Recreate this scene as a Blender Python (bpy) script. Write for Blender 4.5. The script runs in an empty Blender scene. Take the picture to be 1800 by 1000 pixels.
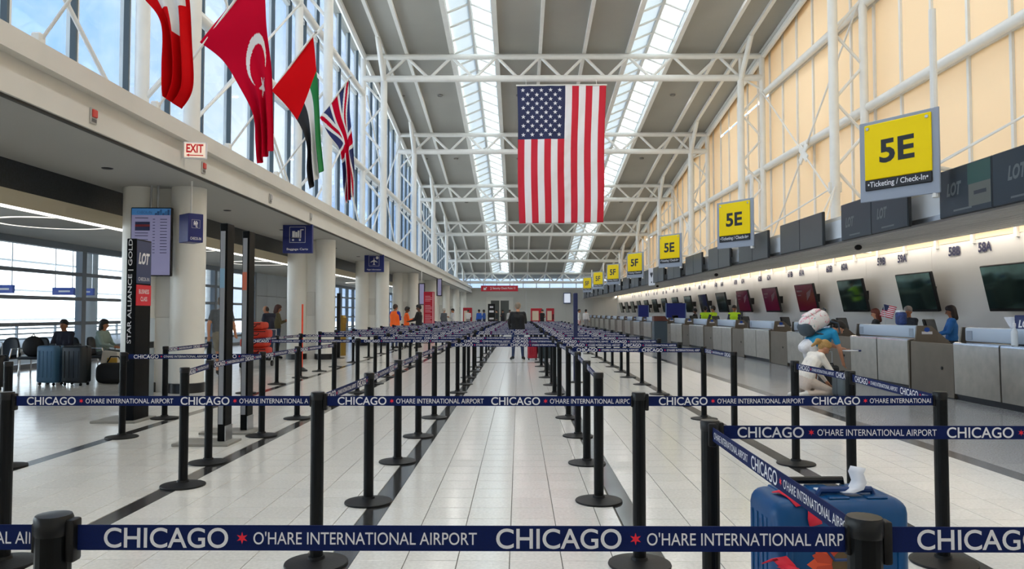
import bpy, bmesh, math, random
import numpy as np
from mathutils import Vector, Matrix, Euler, Quaternion
random.seed(7)
R = math.radians
SC = bpy.context.scene
COL = SC.collection

# ------------------------------------------------------------------ camera
F, VX, VY, EYE = 1330.0, 912.0, 550.0, 1.46
cam = bpy.data.cameras.new('camera'); cam_o = bpy.data.objects.new('camera', cam); COL.objects.link(cam_o)
cam.sensor_width = 36.0; cam.lens = 36.0 * F / 1800.0; cam.clip_end = 2000; cam.clip_start = 0.05
cam_o.location = (0, 0, EYE)
cam_o.rotation_euler = (R(90) + math.atan((VY - 500) / F), 0, math.atan((VX - 900) / F))
SC.camera = cam_o

# ------------------------------------------------------------------ world, sun, exposure
SC.view_settings.view_transform = 'Standard'; SC.view_settings.look = 'None'
SC.view_settings.gamma = 1.0; SC.view_settings.use_curve_mapping = False
SC.view_settings.exposure = 2.0
W = bpy.data.worlds.new('sky'); SC.world = W; W.use_nodes = True
nt = W.node_tree; nt.nodes.clear()
def nd(t, kind, **kw):
    n = t.nodes.new(kind)
    for k, v in kw.items(): setattr(n, k, v)
    return n
out = nd(nt, 'ShaderNodeOutputWorld'); bg = nd(nt, 'ShaderNodeBackground')
tc = nd(nt, 'ShaderNodeTexCoord'); no = nd(nt, 'ShaderNodeTexNoise'); no.inputs['Scale'].default_value = 2.6
no.inputs['Detail'].default_value = 7; no.inputs['Roughness'].default_value = 0.6
rp = nd(nt, 'ShaderNodeValToRGB')
rp.color_ramp.elements[0].position = 0.44; rp.color_ramp.elements[0].color = (0.33, 0.55, 0.95, 1)
rp.color_ramp.elements[1].position = 0.63; rp.color_ramp.elements[1].color = (0.86, 0.91, 1.0, 1)
nt.links.new(tc.outputs['Generated'], no.inputs['Vector']); nt.links.new(no.outputs['Fac'], rp.inputs['Fac'])
nt.links.new(rp.outputs['Color'], bg.inputs['Color']); bg.inputs['Strength'].default_value = 0.34
nt.links.new(bg.outputs['Background'], out.inputs['Surface'])
sun = bpy.data.lights.new('sun', 'SUN'); sun.energy = 14.0; sun.angle = R(6); sun.color = (1.0, 0.955, 0.89)
sun_o = bpy.data.objects.new('sun', sun); COL.objects.link(sun_o)
sun_o.rotation_euler = (R(8), R(52), 0)      # high on the side of the cream panels
sun_o.location = (40, 20, 40)

LAMP = 20.0                              # power of each roof downlight at full height

# ------------------------------------------------------------------ helpers
def lin(h):
    h = h.lstrip('#'); c = [int(h[i:i+2], 16) / 255 for i in (0, 2, 4)]
    return tuple((x / 12.92 if x <= 0.04045 else ((x + 0.055) / 1.055) ** 2.4) for x in c) + (1.0,)
MATS = {}
def mat(name, col='#888888', rough=0.5, metal=0.0, spec=0.5, emit=0.0, noise=None, bump=None, rnd=0.0, coat=0.0):
    """one procedural principled material; noise=(scale, amount), bump=(scale, strength), rnd = piece to piece variation"""
    if name in MATS: return MATS[name]
    m = bpy.data.materials.new(name); m.use_nodes = True; t = m.node_tree
    b = t.nodes['Principled BSDF']; c = lin(col) if isinstance(col, str) else col
    b.inputs['Base Color'].default_value = c; b.inputs['Roughness'].default_value = rough
    b.inputs['Metallic'].default_value = metal; b.inputs['Specular IOR Level'].default_value = spec
    b.inputs['Coat Weight'].default_value = coat
    if emit: b.inputs['Emission Color'].default_value = c; b.inputs['Emission Strength'].default_value = emit
    g = None
    if noise or bump: g = nd(t, 'ShaderNodeNewGeometry')
    if noise or rnd:
        src = None
        hs = nd(t, 'ShaderNodeHueSaturation'); hs.inputs['Color'].default_value = c
        if noise:
            n = nd(t, 'ShaderNodeTexNoise'); n.inputs['Scale'].default_value = noise[0]; n.inputs['Detail'].default_value = 5
            t.links.new(g.outputs['Position'], n.inputs['Vector'])
            mr = nd(t, 'ShaderNodeMapRange'); mr.inputs['From Min'].default_value = 0.3; mr.inputs['From Max'].default_value = 0.7
            mr.inputs['To Min'].default_value = 1 - noise[1]; mr.inputs['To Max'].default_value = 1 + noise[1]
            t.links.new(n.outputs['Fac'], mr.inputs['Value']); src = mr.outputs['Result']
        if rnd:
            oi = nd(t, 'ShaderNodeObjectInfo'); m2 = nd(t, 'ShaderNodeMapRange')
            m2.inputs['To Min'].default_value = 1 - rnd; m2.inputs['To Max'].default_value = 1 + rnd
            t.links.new(oi.outputs['Random'], m2.inputs['Value'])
            if src:
                mu = nd(t, 'ShaderNodeMath', operation='MULTIPLY'); t.links.new(src, mu.inputs[0]); t.links.new(m2.outputs['Result'], mu.inputs[1]); src = mu.outputs[0]
            else: src = m2.outputs['Result']
        t.links.new(src, hs.inputs['Value']); t.links.new(hs.outputs['Color'], b.inputs['Base Color'])
    if bump:
        n = nd(t, 'ShaderNodeTexNoise'); n.inputs['Scale'].default_value = bump[0]; n.inputs['Detail'].default_value = 4
        t.links.new(g.outputs['Position'], n.inputs['Vector'])
        bp = nd(t, 'ShaderNodeBump'); bp.inputs['Strength'].default_value = bump[1]; bp.inputs['Distance'].default_value = 0.01
        t.links.new(n.outputs['Fac'], bp.inputs['Height']); t.links.new(bp.outputs['Normal'], b.inputs['Normal'])
    MATS[name] = m; return m
def glass_mat(name, tint, fac=0.02, rough=0.02):
    m = bpy.data.materials.new(name); m.use_nodes = True; t = m.node_tree; t.nodes.clear()
    o = nd(t, 'ShaderNodeOutputMaterial'); mx = nd(t, 'ShaderNodeMixShader'); tr = nd(t, 'ShaderNodeBsdfTransparent'); gl = nd(t, 'ShaderNodeBsdfGlossy')
    tr.inputs['Color'].default_value = tint; gl.inputs['Roughness'].default_value = rough
    lw = nd(t, 'ShaderNodeLayerWeight'); pw = nd(t, 'ShaderNodeMath', operation='POWER'); pw.inputs[1].default_value = 5
    ml = nd(t, 'ShaderNodeMath', operation='MULTIPLY_ADD'); ml.inputs[1].default_value = 0.5; ml.inputs[2].default_value = fac
    t.links.new(lw.outputs['Facing'], pw.inputs[0]); t.links.new(pw.outputs[0], ml.inputs[0]); t.links.new(ml.outputs[0], mx.inputs[0])
    t.links.new(tr.outputs[0], mx.inputs[1]); t.links.new(gl.outputs[0], mx.inputs[2]); t.links.new(mx.outputs[0], o.inputs[0])
    MATS[name] = m; return m
def translucent_mat(name, col, through=0.6, clear=0.0, noise=None):
    m = bpy.data.materials.new(name); m.use_nodes = True; t = m.node_tree; t.nodes.clear()
    o = nd(t, 'ShaderNodeOutputMaterial'); mx = nd(t, 'ShaderNodeMixShader'); tl = nd(t, 'ShaderNodeBsdfTranslucent'); df = nd(t, 'ShaderNodeBsdfDiffuse')
    c = lin(col); tl.inputs['Color'].default_value = c; df.inputs['Color'].default_value = c; mx.inputs[0].default_value = through
    t.links.new(df.outputs[0], mx.inputs[1]); t.links.new(tl.outputs[0], mx.inputs[2]); last = mx
    if clear:
        m2 = nd(t, 'ShaderNodeMixShader'); tr = nd(t, 'ShaderNodeBsdfTransparent'); m2.inputs[0].default_value = clear
        t.links.new(mx.outputs[0], m2.inputs[1]); t.links.new(tr.outputs[0], m2.inputs[2]); last = m2
    t.links.new(last.outputs[0], o.inputs[0]); MATS[name] = m; return m

class MB:
    """collects geometry, builds ONE mesh object"""
    def __init__(s): s.v = []; s.f = []; s.m = []
    def add(s, vs, fs, mi=0):
        b = len(s.v); s.v += [tuple(v) for v in vs]
        for f in fs: s.f.append(tuple(b + i for i in f)); s.m.append(mi)
        return s
    def box(s, c, size, rz=0, mi=0, M=None):
        x, y, z = (q / 2 for q in size)
        vs = [Vector((a * x, b * y, d * z)) for d in (-1, 1) for a, b in ((-1, -1), (1, -1), (1, 1), (-1, 1))]
        T = M if M else Matrix.Translation(c) @ Matrix.Rotation(rz, 4, 'Z')
        return s.add([T @ v for v in vs], [(3, 2, 1, 0), (4, 5, 6, 7), (0, 1, 5, 4), (1, 2, 6, 5), (2, 3, 7, 6), (3, 0, 4, 7)], mi)
    def rbox(s, c, size, r=0.02, seg=2, rz=0, mi=0, M=None):
        bm = bmesh.new(); bmesh.ops.create_cube(bm, size=1.0)
        for v in bm.verts: v.co = Vector((v.co.x * size[0], v.co.y * size[1], v.co.z * size[2]))
        bmesh.ops.bevel(bm, geom=list(bm.edges), offset=r, segments=seg, profile=0.5, affect='EDGES')
        T = M if M else Matrix.Translation(c) @ Matrix.Rotation(rz, 4, 'Z')
        bm.verts.index_update()
        s.add([T @ v.co for v in bm.verts], [[v.index for v in f.verts] for f in bm.faces], mi); bm.free(); return s
    def tube(s, p0, p1, r0, r1=None, n=12, mi=0, caps=True):
        p0 = Vector(p0); p1 = Vector(p1); r1 = r0 if r1 is None else r1
        d = (p1 - p0).normalized(); a = d.orthogonal().normalized(); b = d.cross(a)
        vs = []
        for p, r in ((p0, r0), (p1, r1)):
            for i in range(n): t = 2 * math.pi * i / n; vs.append(p + a * (r * math.cos(t)) + b * (r * math.sin(t)))
        fs = [(i, (i + 1) % n, n + (i + 1) % n, n + i) for i in range(n)]
        if caps: fs += [tuple(range(n - 1, -1, -1)), tuple(range(n, 2 * n))]
        return s.add(vs, fs, mi)
    def sweep(s, pts, r, n=8, mi=0, closed=False):
        pts = [Vector(p) for p in pts]; vs = []; k = len(pts); rr = r if isinstance(r, (list, tuple)) else [r] * k
        up = None
        for i, p in enumerate(pts):
            d = (pts[min(i + 1, k - 1)] - pts[max(i - 1, 0)])
            if closed: d = pts[(i + 1) % k] - pts[i - 1]
            d.normalize()
            a = d.orthogonal().normalized() if up is None else (up - d * up.dot(d)).normalized()
            up = a; b = d.cross(a)
            for j in range(n): t = 2 * math.pi * j / n; vs.append(p + a * (rr[i] * math.cos(t)) + b * (rr[i] * math.sin(t)))
        fs = []
        for i in range(k if closed else k - 1):
            q = (i + 1) % k
            for j in range(n): fs.append((i * n + j, i * n + (j + 1) % n, q * n + (j + 1) % n, q * n + j))
        if not closed: fs += [tuple(range(n - 1, -1, -1)), tuple((k - 1) * n + j for j in range(n))]
        return s.add(vs, fs, mi)
    def lathe(s, prof, n=24, c=(0, 0, 0), mi=0):
        vs = []; fs = []; k = len(prof)
        for r, z in prof:
            for j in range(n): t = 2 * math.pi * j / n; vs.append((c[0] + r * math.cos(t), c[1] + r * math.sin(t), c[2] + z))
        for i in range(k - 1):
            for j in range(n): fs.append((i * n + j, i * n + (j + 1) % n, (i + 1) * n + (j + 1) % n, (i + 1) * n + j))
        fs += [tuple(range(n - 1, -1, -1)), tuple((k - 1) * n + j for j in range(n))]
        return s.add(vs, fs, mi)
    def prism(s, poly, fn, t0, t1, mi=0):
        """poly: 2D points (ccw seen from +t); fn(a, b, t) -> 3D"""
        n = len(poly)
        vs = [fn(a, b, t0) for a, b in poly] + [fn(a, b, t1) for a, b in poly]
        fs = [tuple(range(n - 1, -1, -1)), tuple(range(n, 2 * n))] + [(i, (i + 1) % n, n + (i + 1) % n, n + i) for i in range(n)]
        return s.add(vs, fs, mi)
    def grid(s, nu, nv, fn, mi=None, closed=False):
        vs = [fn(i / nu, j / nv) for j in range(nv + 1) for i in range(nu + 1)]
        b = len(s.v); s.v += [tuple(v) for v in vs]
        for j in range(nv):
            for i in range(nu):
                a = b + j * (nu + 1) + i; s.f.append((a, a + 1, a + nu + 2, a + nu + 1)); s.m.append(mi((i + .5) / nu, (j + .5) / nv) if mi else 0)
        return s
    def sphere(s, c, r, nu=12, nv=8, mi=0, M=None):
        r = (r, r, r) if isinstance(r, (int, float)) else r
        vs = [Vector((0, 0, -r[2]))]; fs = []
        for j in range(1, nv):
            ph = -math.pi / 2 + math.pi * j / nv
            for i in range(nu): t = 2 * math.pi * i / nu; vs.append(Vector((r[0] * math.cos(ph) * math.cos(t), r[1] * math.cos(ph) * math.sin(t), r[2] * math.sin(ph))))
        vs.append(Vector((0, 0, r[2]))); top = len(vs) - 1
        for i in range(nu): fs.append((0, 1 + (i + 1) % nu, 1 + i)); fs.append((top, 1 + (nv - 2) * nu + i, 1 + (nv - 2) * nu + (i + 1) % nu))
        for j in range(nv - 2):
            for i in range(nu): a = 1 + j * nu; fs.append((a + i, a + (i + 1) % nu, a + nu + (i + 1) % nu, a + nu + i))
        T = M if M else Matrix.Translation(c)
        if M is not None: T = M
        return s.add([T @ v for v in vs], fs, mi)
    def mesh(s, name, mats, sharp=35):
        me = bpy.data.meshes.new(name); me.from_pydata(s.v, [], s.f)
        for m in (mats if isinstance(mats, (list, tuple)) else [mats]): me.materials.append(m)
        if s.m: me.polygons.foreach_set('material_index', s.m)
        me.polygons.foreach_set('use_smooth', [True] * len(s.f))
        me.set_sharp_from_angle(angle=R(sharp)); me.update()
        return me
    def build(s, name, mats, parent=None, loc=None, rot=None, sharp=35):
        return link(name, s.mesh(name, mats, sharp), parent, loc, rot)
def link(name, me, parent=None, loc=None, rot=None):
    o = bpy.data.objects.new(name, me); COL.objects.link(o)
    if parent is not None: o.parent = parent
    if loc is not None: o.location = loc
    if rot is not None: o.rotation_euler = rot
    return o
def tag(o, label=None, cat=None, group=None, kind=None):
    if label: o['label'] = label
    if cat: o['category'] = cat
    if group: o['group'] = group
    if kind: o['kind'] = kind
    return o
def thing(name, label, cat, loc=(0, 0, 0), rz=0, group=None, kind=None):
    return tag(link(name, None, None, loc, (0, 0, rz)), label, cat, group, kind)
def struct(name, me_or_none=None, label=None):
    o = link(name, me_or_none); o['kind'] = 'structure'
    if label: o['label'] = label
    return o
def copy_tree(o, parent=None):
    c = o.copy(); COL.objects.link(c)
    if parent is not None: c.parent = parent
    for ch in o.children: copy_tree(ch, c)
    return c
def at(px, py, d):
    """photo pixel on the plane y = d -> point in the hall"""
    v = cam_o.rotation_euler.to_matrix() @ Vector(((px - 900) / F, -(py - 500) / F, -1))
    return Vector((0, 0, EYE)) + v * (d / v.y)
ORD = ['first', 'second', 'third', 'fourth', 'fifth', 'sixth', 'seventh', 'eighth', 'ninth', 'tenth', 'eleventh', 'twelfth', 'thirteenth', 'fourteenth',
       'fifteenth', 'sixteenth', 'seventeenth', 'eighteenth', 'nineteenth', 'twentieth', 'twenty-first', 'twenty-second', 'twenty-third', 'twenty-fourth',
       'twenty-fifth', 'twenty-sixth', 'twenty-seventh', 'twenty-eighth']
# ---- a workbench scene: shapes are evaluated there, so the hall is not re-evaluated each time
BENCH = bpy.data.scenes.new('bench'); BVL = BENCH.view_layers[0]
def evaluated_mesh(o):
    BENCH.collection.objects.link(o); BVL.update(); me = bpy.data.meshes.new_from_object(o.evaluated_get(BVL.depsgraph))
    bpy.data.objects.remove(o); return me
# ---- lettering: built-in font turned into flat geometry
_TXT = {}
def text_geo(s, res=3, offset=0.0, shear=0.0, spacing=1.0):
    k = (s, res, offset, shear, spacing)
    if k in _TXT: return _TXT[k]
    cu = bpy.data.curves.new('txt', 'FONT'); cu.body = s; cu.resolution_u = res; cu.offset = offset; cu.shear = shear; cu.space_character = spacing
    me = evaluated_mesh(bpy.data.objects.new('txt', cu))
    vs = [(v.co.x, v.co.y) for v in me.vertices]; fs = [tuple(p.vertices) for p in me.polygons]
    bpy.data.curves.remove(cu); bpy.data.meshes.remove(me)
    if vs:
        x0 = min(v[0] for v in vs); x1 = max(v[0] for v in vs); y0 = min(v[1] for v in vs); y1 = max(v[1] for v in vs)
        vs = [((x - x0) / (x1 - x0), (y - y0) / (y1 - y0)) for x, y in vs]; asp = (x1 - x0) / (y1 - y0)
    else: asp = 1
    _TXT[k] = (vs, fs, asp); return _TXT[k]
def text_into(mb, s, M, h, w=None, cx=0.0, cz=0.0, mi=0, **kw):
    """letters centred at (cx, cz) in the local x/z plane facing local -y, placed by matrix M"""
    vs, fs, asp = text_geo(s, **kw); w = h * asp if w is None else w
    mb.add([M @ Vector((cx + (x - .5) * w, 0, cz + (y - .5) * h)) for x, y in vs], fs, mi); return mb
def star_pts(r, r2=None, n=5, rot=math.pi / 2):
    r2 = r * 0.4 if r2 is None else r2
    return [((r if i % 2 == 0 else r2) * math.cos(rot + math.pi * i / n), (r if i % 2 == 0 else r2) * math.sin(rot + math.pi * i / n)) for i in range(2 * n)]
def flat_poly(mb, pts, M, mi=0):
    mb.add([M @ Vector((x, 0, z)) for x, z in pts], [tuple(range(len(pts)))], mi)
def flat_rect(mb, x0, z0, x1, z1, M, mi=0): flat_poly(mb, [(x0, z0), (x1, z0), (x1, z1), (x0, z1)], M, mi)
def TM(loc, rz=0, rx=0): return Matrix.Translation(loc) @ Matrix.Rotation(rz, 4, 'Z') @ Matrix.Rotation(rx, 4, 'X')

# ------------------------------------------------------------------ materials
white_steel = mat('white_steel', '#eae9e4', 0.4, noise=(3, .03))
white_plaster = mat('white_plaster', '#dbd8d0', 0.55, noise=(1.2, .03))
cream_paint = mat('cream_paint', '#c9bfa6', 0.5)
roof_grey = mat('roof_grey', '#a09e96', 0.7, noise=(0.35, .06), rnd=.03)
roof_dark = mat('roof_seam', '#77756f', 0.7)
column_white = mat('column_white', '#eae8e0', 0.35, noise=(2, .02))
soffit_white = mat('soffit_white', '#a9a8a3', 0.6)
dark_granite = mat('dark_granite', '#23282b', 0.3, noise=(30, .5))
tile_m = mat('terrazzo_tile', '#e4e2dc', 0.16, spec=.45, noise=(45, .09), rnd=.035)
grout_m = mat('grout', '#6f6c65', 0.8)
strip_m = mat('dark_terrazzo', '#3a3a3a', 0.14, noise=(60, .35))
granite_m = mat('grey_granite', '#8b8d8f', 0.18, noise=(55, .25), rnd=.05)
black_m = mat('black_post', '#06090b', 0.42, spec=.2, noise=(8, .1))
rubber_m = mat('black_base', '#0e1012', 0.5, spec=.35, bump=(90, .15))
navy_belt = mat('navy_belt', '#081c52', 0.7, spec=.2, noise=(400, .12))
print_white = mat('print_white', '#e6e6ea', 0.6)
print_red = mat('print_red', '#ee2038', 0.6)
print_black = mat('print_black', '#17171a', 0.5)
alu = mat('brushed_aluminium', '#b9bcc0', 0.32, metal=0.9, noise=(12, .05))
steel_front = mat('stainless_panel', '#b3aea4', 0.33, metal=0.85, noise=(6, .09))
steel_dark = mat('dark_stainless', '#7d7468', 0.36, metal=0.8, noise=(4, .06))
chrome = mat('chrome', '#d8d8d8', 0.15, metal=1.0)
plastic_black = mat('black_plastic', '#0b0b0d', 0.4, spec=.35)
screen_black = mat('screen_glass', '#07090b', 0.05, spec=0.8)
pane_m = glass_mat('window_glass', (0.93, 0.97, 0.99, 1))
frost_m = translucent_mat('skylight_glass', '#d6dee2', 0.42, clear=0.03)
cream_m = translucent_mat('cream_shade', '#f6e3c2', 0.092)
# ================================================================== THE HALL
D0, DP = 14.0, 10.0                     # first column line, bay
Y0, Y1 = -7.0, 88.0
XL, XR = -7.3, 11.4                     # glazed wall, panel wall
def chord(d): t = (d - 34.0) / 10.0; return 13.1 - 1.14 * t - 0.0615 * t * t
def roof(d): return chord(d) + 0.28
bays = [-6 + 10 * k for k in range(10)] + [88]          # -6,4,14 ... 84,88

# ---- floor: grout slab, dark strips, terrazzo tiles, granite
floor = struct('floor', MB().box((-0.8, (Y0 + Y1) / 2, -0.16), (24.8, Y1 - Y0 + 4, 0.3)).mesh('floor', grout_m))
strips = [-4.75, -2.9, -1.055, 0.795, 2.635, 4.475]
for i, x in enumerate(strips):
    w = 0.15 if i < 5 else 0.2
    MB().box((x, (Y0 + Y1) / 2, -0.006), (w, Y1 - Y0, 0.0122)).build('dark_strip', strip_m, floor)
cross = [22.3, 42.3, 62.3]
for y in cross: MB().box((-0.14, y, -0.005), (9.2, 0.15, 0.0118)).build('dark_strip', strip_m, floor)
TW, TD, J = 0.3082, 0.3035, 0.005
cols = []
for a in strips[:5]:
    x = a + 0.075
    for k in range(5): cols.append((x + k * TW, x + (k + 1) * TW))
    cols.append((x + 5 * TW, x + 5.48 * TW))
x = strips[0] - 0.075
while x > -12.9: cols.append((x - TW, x)); x -= TW
tiles = []
for k in range(-12, 260):
    y0 = 4.52 + k * TD
    if y0 > 70: continue
    for x0, x1 in cols:
        yc = y0 + TD / 2; vis = yc > 3.2 and abs((x0 + x1) / 2 / yc) < 0.75
        tiles.append((yc if vis else 100 + abs(yc), x0, x1, y0))
tiles.sort()
tile_me = {}
def tile_mesh(w):
    k = round(w, 3)
    if k not in tile_me:
        m = MB(); b = 0.0012; x, y = w / 2 - J / 2, TD / 2 - J / 2
        vs = [(-x, -y, -.008), (x, -y, -.008), (x, y, -.008), (-x, y, -.008), (-x, -y, -b), (x, -y, -b), (x, y, -b), (-x, y, -b),
              (-x + b, -y + b, 0), (x - b, -y + b, 0), (x - b, y - b, 0), (-x + b, y - b, 0)]
        m.add(vs, [(0, 1, 5, 4), (1, 2, 6, 5), (2, 3, 7, 6), (3, 0, 4, 7), (4, 5, 9, 8), (5, 6, 10, 9), (6, 7, 11, 10), (7, 4, 8, 11), (8, 9, 10, 11)])
        tile_me[k] = m.mesh('tile', tile_m, 20)
    return tile_me[k]
for i, (_, x0, x1, y0) in enumerate(tiles[:300]):
    link('tile', tile_mesh(x1 - x0), floor, ((x0 + x1) / 2, y0 + TD / 2, 0))
m = MB()
for _, x0, x1, y0 in tiles[300:]:
    h = J / 2; m.add([(x0 + h, y0 + h, 0), (x1 - h, y0 + h, 0), (x1 - h, y0 + TD - h, 0), (x0 + h, y0 + TD - h, 0),
                      (x0 + h, y0 + h, -.008), (x1 - h, y0 + h, -.008), (x1 - h, y0 + TD - h, -.008), (x0 + h, y0 + TD - h, -.008)],
                     [(0, 1, 2, 3), (4, 5, 1, 0), (5, 6, 2, 1), (6, 7, 3, 2), (7, 4, 0, 3)])
tag(m.build('tile_field', tile_m, floor, sharp=20), kind='stuff')
MB().box((-4.2, 79.3, -0.004), (17.4, 17.4, 0.008)).build('distant_terrazzo', tile_m, floor)
gw, gd = 1.385, 1.22
gm = MB().rbox((0, 0, -0.004), (gw - .004, gd - .004, 0.008), 0.001, 1).mesh('granite_slab', granite_m)
grest = MB()
for i in range(5):
    for k in range(78):
        y = -6 + gd * (k + .5)
        if y > 87.5: continue
        if 6 < y < 76: link('granite_slab', gm, floor, (4.58 + gw * (i + .5), y, 0))
        else: grest.box((4.58 + gw * (i + .5), y, -.004), (gw - .004, gd - .004, .008))
tag(grest.build('granite_field', granite_m, floor), kind='stuff')

# ---- roof: panels between purlins, two ridge skylights
PUR = [-7.1, -5.1, -3.05, -1.0, 0.97, 2.97, 4.96, 7.0, 9.05, 11.05]
ceiling = struct('ceiling', None)
def slab(x0, x1, ya, yb, mtl, name, parent, dz=0.0, th=0.18, n=5):
    m = MB(); vs = []; fs = []
    for i in range(n + 1):
        y = ya + (yb - ya) * i / n; z = roof(y) + dz
        vs += [(x0, y, z), (x1, y, z), (x1, y, z + th), (x0, y, z + th)]
    for i in range(n):
        a = 4 * i; b = a + 4
        fs += [(a, b, b + 1, a + 1), (a + 1, b + 1, b + 2, a + 2), (a + 2, b + 2, b + 3, a + 3), (a + 3, b + 3, b, a)]
    fs += [(0, 1, 2, 3), (4 * n + 3, 4 * n + 2, 4 * n + 1, 4 * n)]
    return m.add(vs, fs).build(name, mtl, parent)
edges = [(-7.6, -5.1), (-5.1, -3.05), (-1.0, 0.97), (0.97, 2.97), (2.97, 4.96), (7.0, 9.05), (9.05, 11.7)]
for ya, yb in zip(bays[:-1], bays[1:]):
    for x0, x1 in edges: slab(x0 + .01, x1 - .01, ya, yb, roof_grey, 'roof_panel', ceiling)
slab(-7.6, -3.05, Y0 - 1, Y0 + 1, roof_grey, 'roof_panel', ceiling); slab(-1.0, 4.96, Y0 - 1, Y0 + 1, roof_grey, 'roof_panel', ceiling); slab(7.0, 11.7, Y0 - 1, Y0 + 1, roof_grey, 'roof_panel', ceiling)
for x in PUR + [-6.13, 10.05]:
    for ya, yb in zip(bays[:-1], bays[1:]):
        w = 0.2 if x in (-3.05, -1.0, 4.96, 7.0) else 0.15
        slab(x - w / 2, x + w / 2, ya, yb, white_steel, 'purlin', ceiling, dz=-0.16, th=0.2)
sprk = MB().lathe([(0.0001, -.05), (.05, -.05), (.07, -.01), (.07, 0)], 10).mesh('ceiling_fixture', roof_dark)
for d in (19, 29, 39, 49, 59):
    for x in (-6.0, 10.0): link('roof_fixture', sprk, ceiling, (x, d, roof(d)))
for si, (x0, x1) in enumerate(((-3.05, -1.0), (4.96, 7.0))):
    sky = struct('window_%d' % (si + 1), None)
    xm = (x0 + x1) / 2; ys = [Y0 - 1 + 1.25 * k for k in range(77)]; ys = [y for y in ys if y < 87]; rz = 0.42
    for ya, yb in zip(ys[:-1], ys[1:]):
        for sgn in (0, 1):
            xa = x0 if sgn == 0 else x1
            q = [(xa, ya, roof(ya) + .1), (xm, ya, roof(ya) + .1 + rz), (xm, yb, roof(yb) + .1 + rz), (xa, yb, roof(yb) + .1)]
            m = MB(); m.add(q + [(a, b, c + .02) for a, b, c in q], [(0, 1, 2, 3), (7, 6, 5, 4), (0, 4, 5, 1), (1, 5, 6, 2), (2, 6, 7, 3), (3, 7, 4, 0)])
            m.build('pane', frost_m, sky)
    for y in ys:
        m = MB(); z = roof(y) + .06
        m.sweep([(x0, y, z), (xm, y, z + rz), (x1, y, z)], 0.055, 6); m.build('glazing_bar', white_steel, sky)
    slab(x0 - .02, x1 + .02, ys[-1], 88.6, roof_grey, 'end_panel', sky, dz=.1)
    m = MB(); m.sweep([(xm, y, roof(y) + .06 + rz) for y in ys], 0.09, 6); m.build('ridge_bar', white_steel, sky)
    for x in (x0 + .06, x1 - .06):
        m = MB(); vs = []; fs = []
        for y in ys: z = roof(y); vs += [(x - .05, y, z - .05), (x + .05, y, z - .05), (x + .05, y, z + .22), (x - .05, y, z + .22)]
        for i in range(len(ys) - 1):
            a = 4 * i; b = a + 4; fs += [(a, b, b + 1, a + 1), (a + 1, b + 1, b + 2, a + 2), (a + 2, b + 2, b + 3, a + 3), (a + 3, b + 3, b, a)]
        m.add(vs, fs).build('curb', white_steel, sky)

# ---- trusses with their lamps
TX0, TX1 = -7.08, 11.02
for k, d in enumerate((34, 44, 54, 64, 74, 84)):
    z1 = chord(d); z0 = z1 - 1.0
    t = thing('roof_truss', 'white tubular roof truss, %s from the camera across the hall' % ORD[k], 'truss', (0, d, 0), 0, 'roof trusses')
    MB().tube((TX0, 0, z1), (TX1, 0, z1), .13, n=14).build('top_chord', white_steel, t)
    MB().tube((TX0, 0, z0), (TX1, 0, z0), .15, n=14).build('bottom_chord', white_steel, t)
    tops = PUR[1:-1]; pts = []
    for a, b in zip(tops[:-1], tops[1:]): pts += [(a, z1), ((a + b) / 2, z0)]
    pts.append((tops[-1], z1))
    pts = [(-6.13, z0)] + pts + [(10.05, z0)]
    for (xa, za), (xb, zb) in zip(pts[:-1], pts[1:]): MB().tube((xa, 0, za), (xb, 0, zb), .07, n=8).build('diagonal', white_steel, t)
    for x in PUR[1:-1]: MB().tube((x, 0, z1), (x, 0, roof(d) - .16 + .02), .05, n=8).build('hanger', white_steel, t)
    for x in (-6.13, 10.05):
        MB().tube((x, 0, z0 - .1), (x, -1.65, roof(d - 1.65) - .1), .13, .11, n=10).build('raking_strut', white_steel, t)
        MB().tube((x, 0, z1), (x, 0, z0), .09, n=10).build('post', white_steel, t)

# ---- recessed down-lights in the roof panels
ring_me = MB().lathe([(.1, .02), (.1, -.05), (.14, -.05), (.15, .02)], 16).mesh('trim_ring', roof_dark)
lens_me = MB().lathe([(.1, -.03), (.1, -.01)], 16).mesh('lens', mat('lamp_lens', '#8d8a84', .3))
cols_ = [(-4.1, 'column side'), (0.0, 'aisle side'), (3.9, 'aisle counter side'), (8.0, 'counter side')]
for k, d in enumerate((-1, 9, 19, 29, 39, 49, 59, 69, 79)):
    for x, nm in cols_:
        t = thing('recessed_downlight', 'small recessed roof downlight, %s row, %s from the camera end' % (nm, ORD[k]), 'lamp', (x, d, roof(d)), 0, 'roof downlights')
        link('trim_ring', ring_me, t); link('lens', lens_me, t)
        la = bpy.data.lights.new('lamp_light', 'AREA'); la.shape = 'DISK'; la.size = .2; la.energy = LAMP * (roof(d) / 13.5) ** 2; la.color = (1, .98, .945)
        lo = bpy.data.objects.new('lamp_light', la); COL.objects.link(lo); lo.parent = t; lo.location = (0, 0, -.052)

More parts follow.
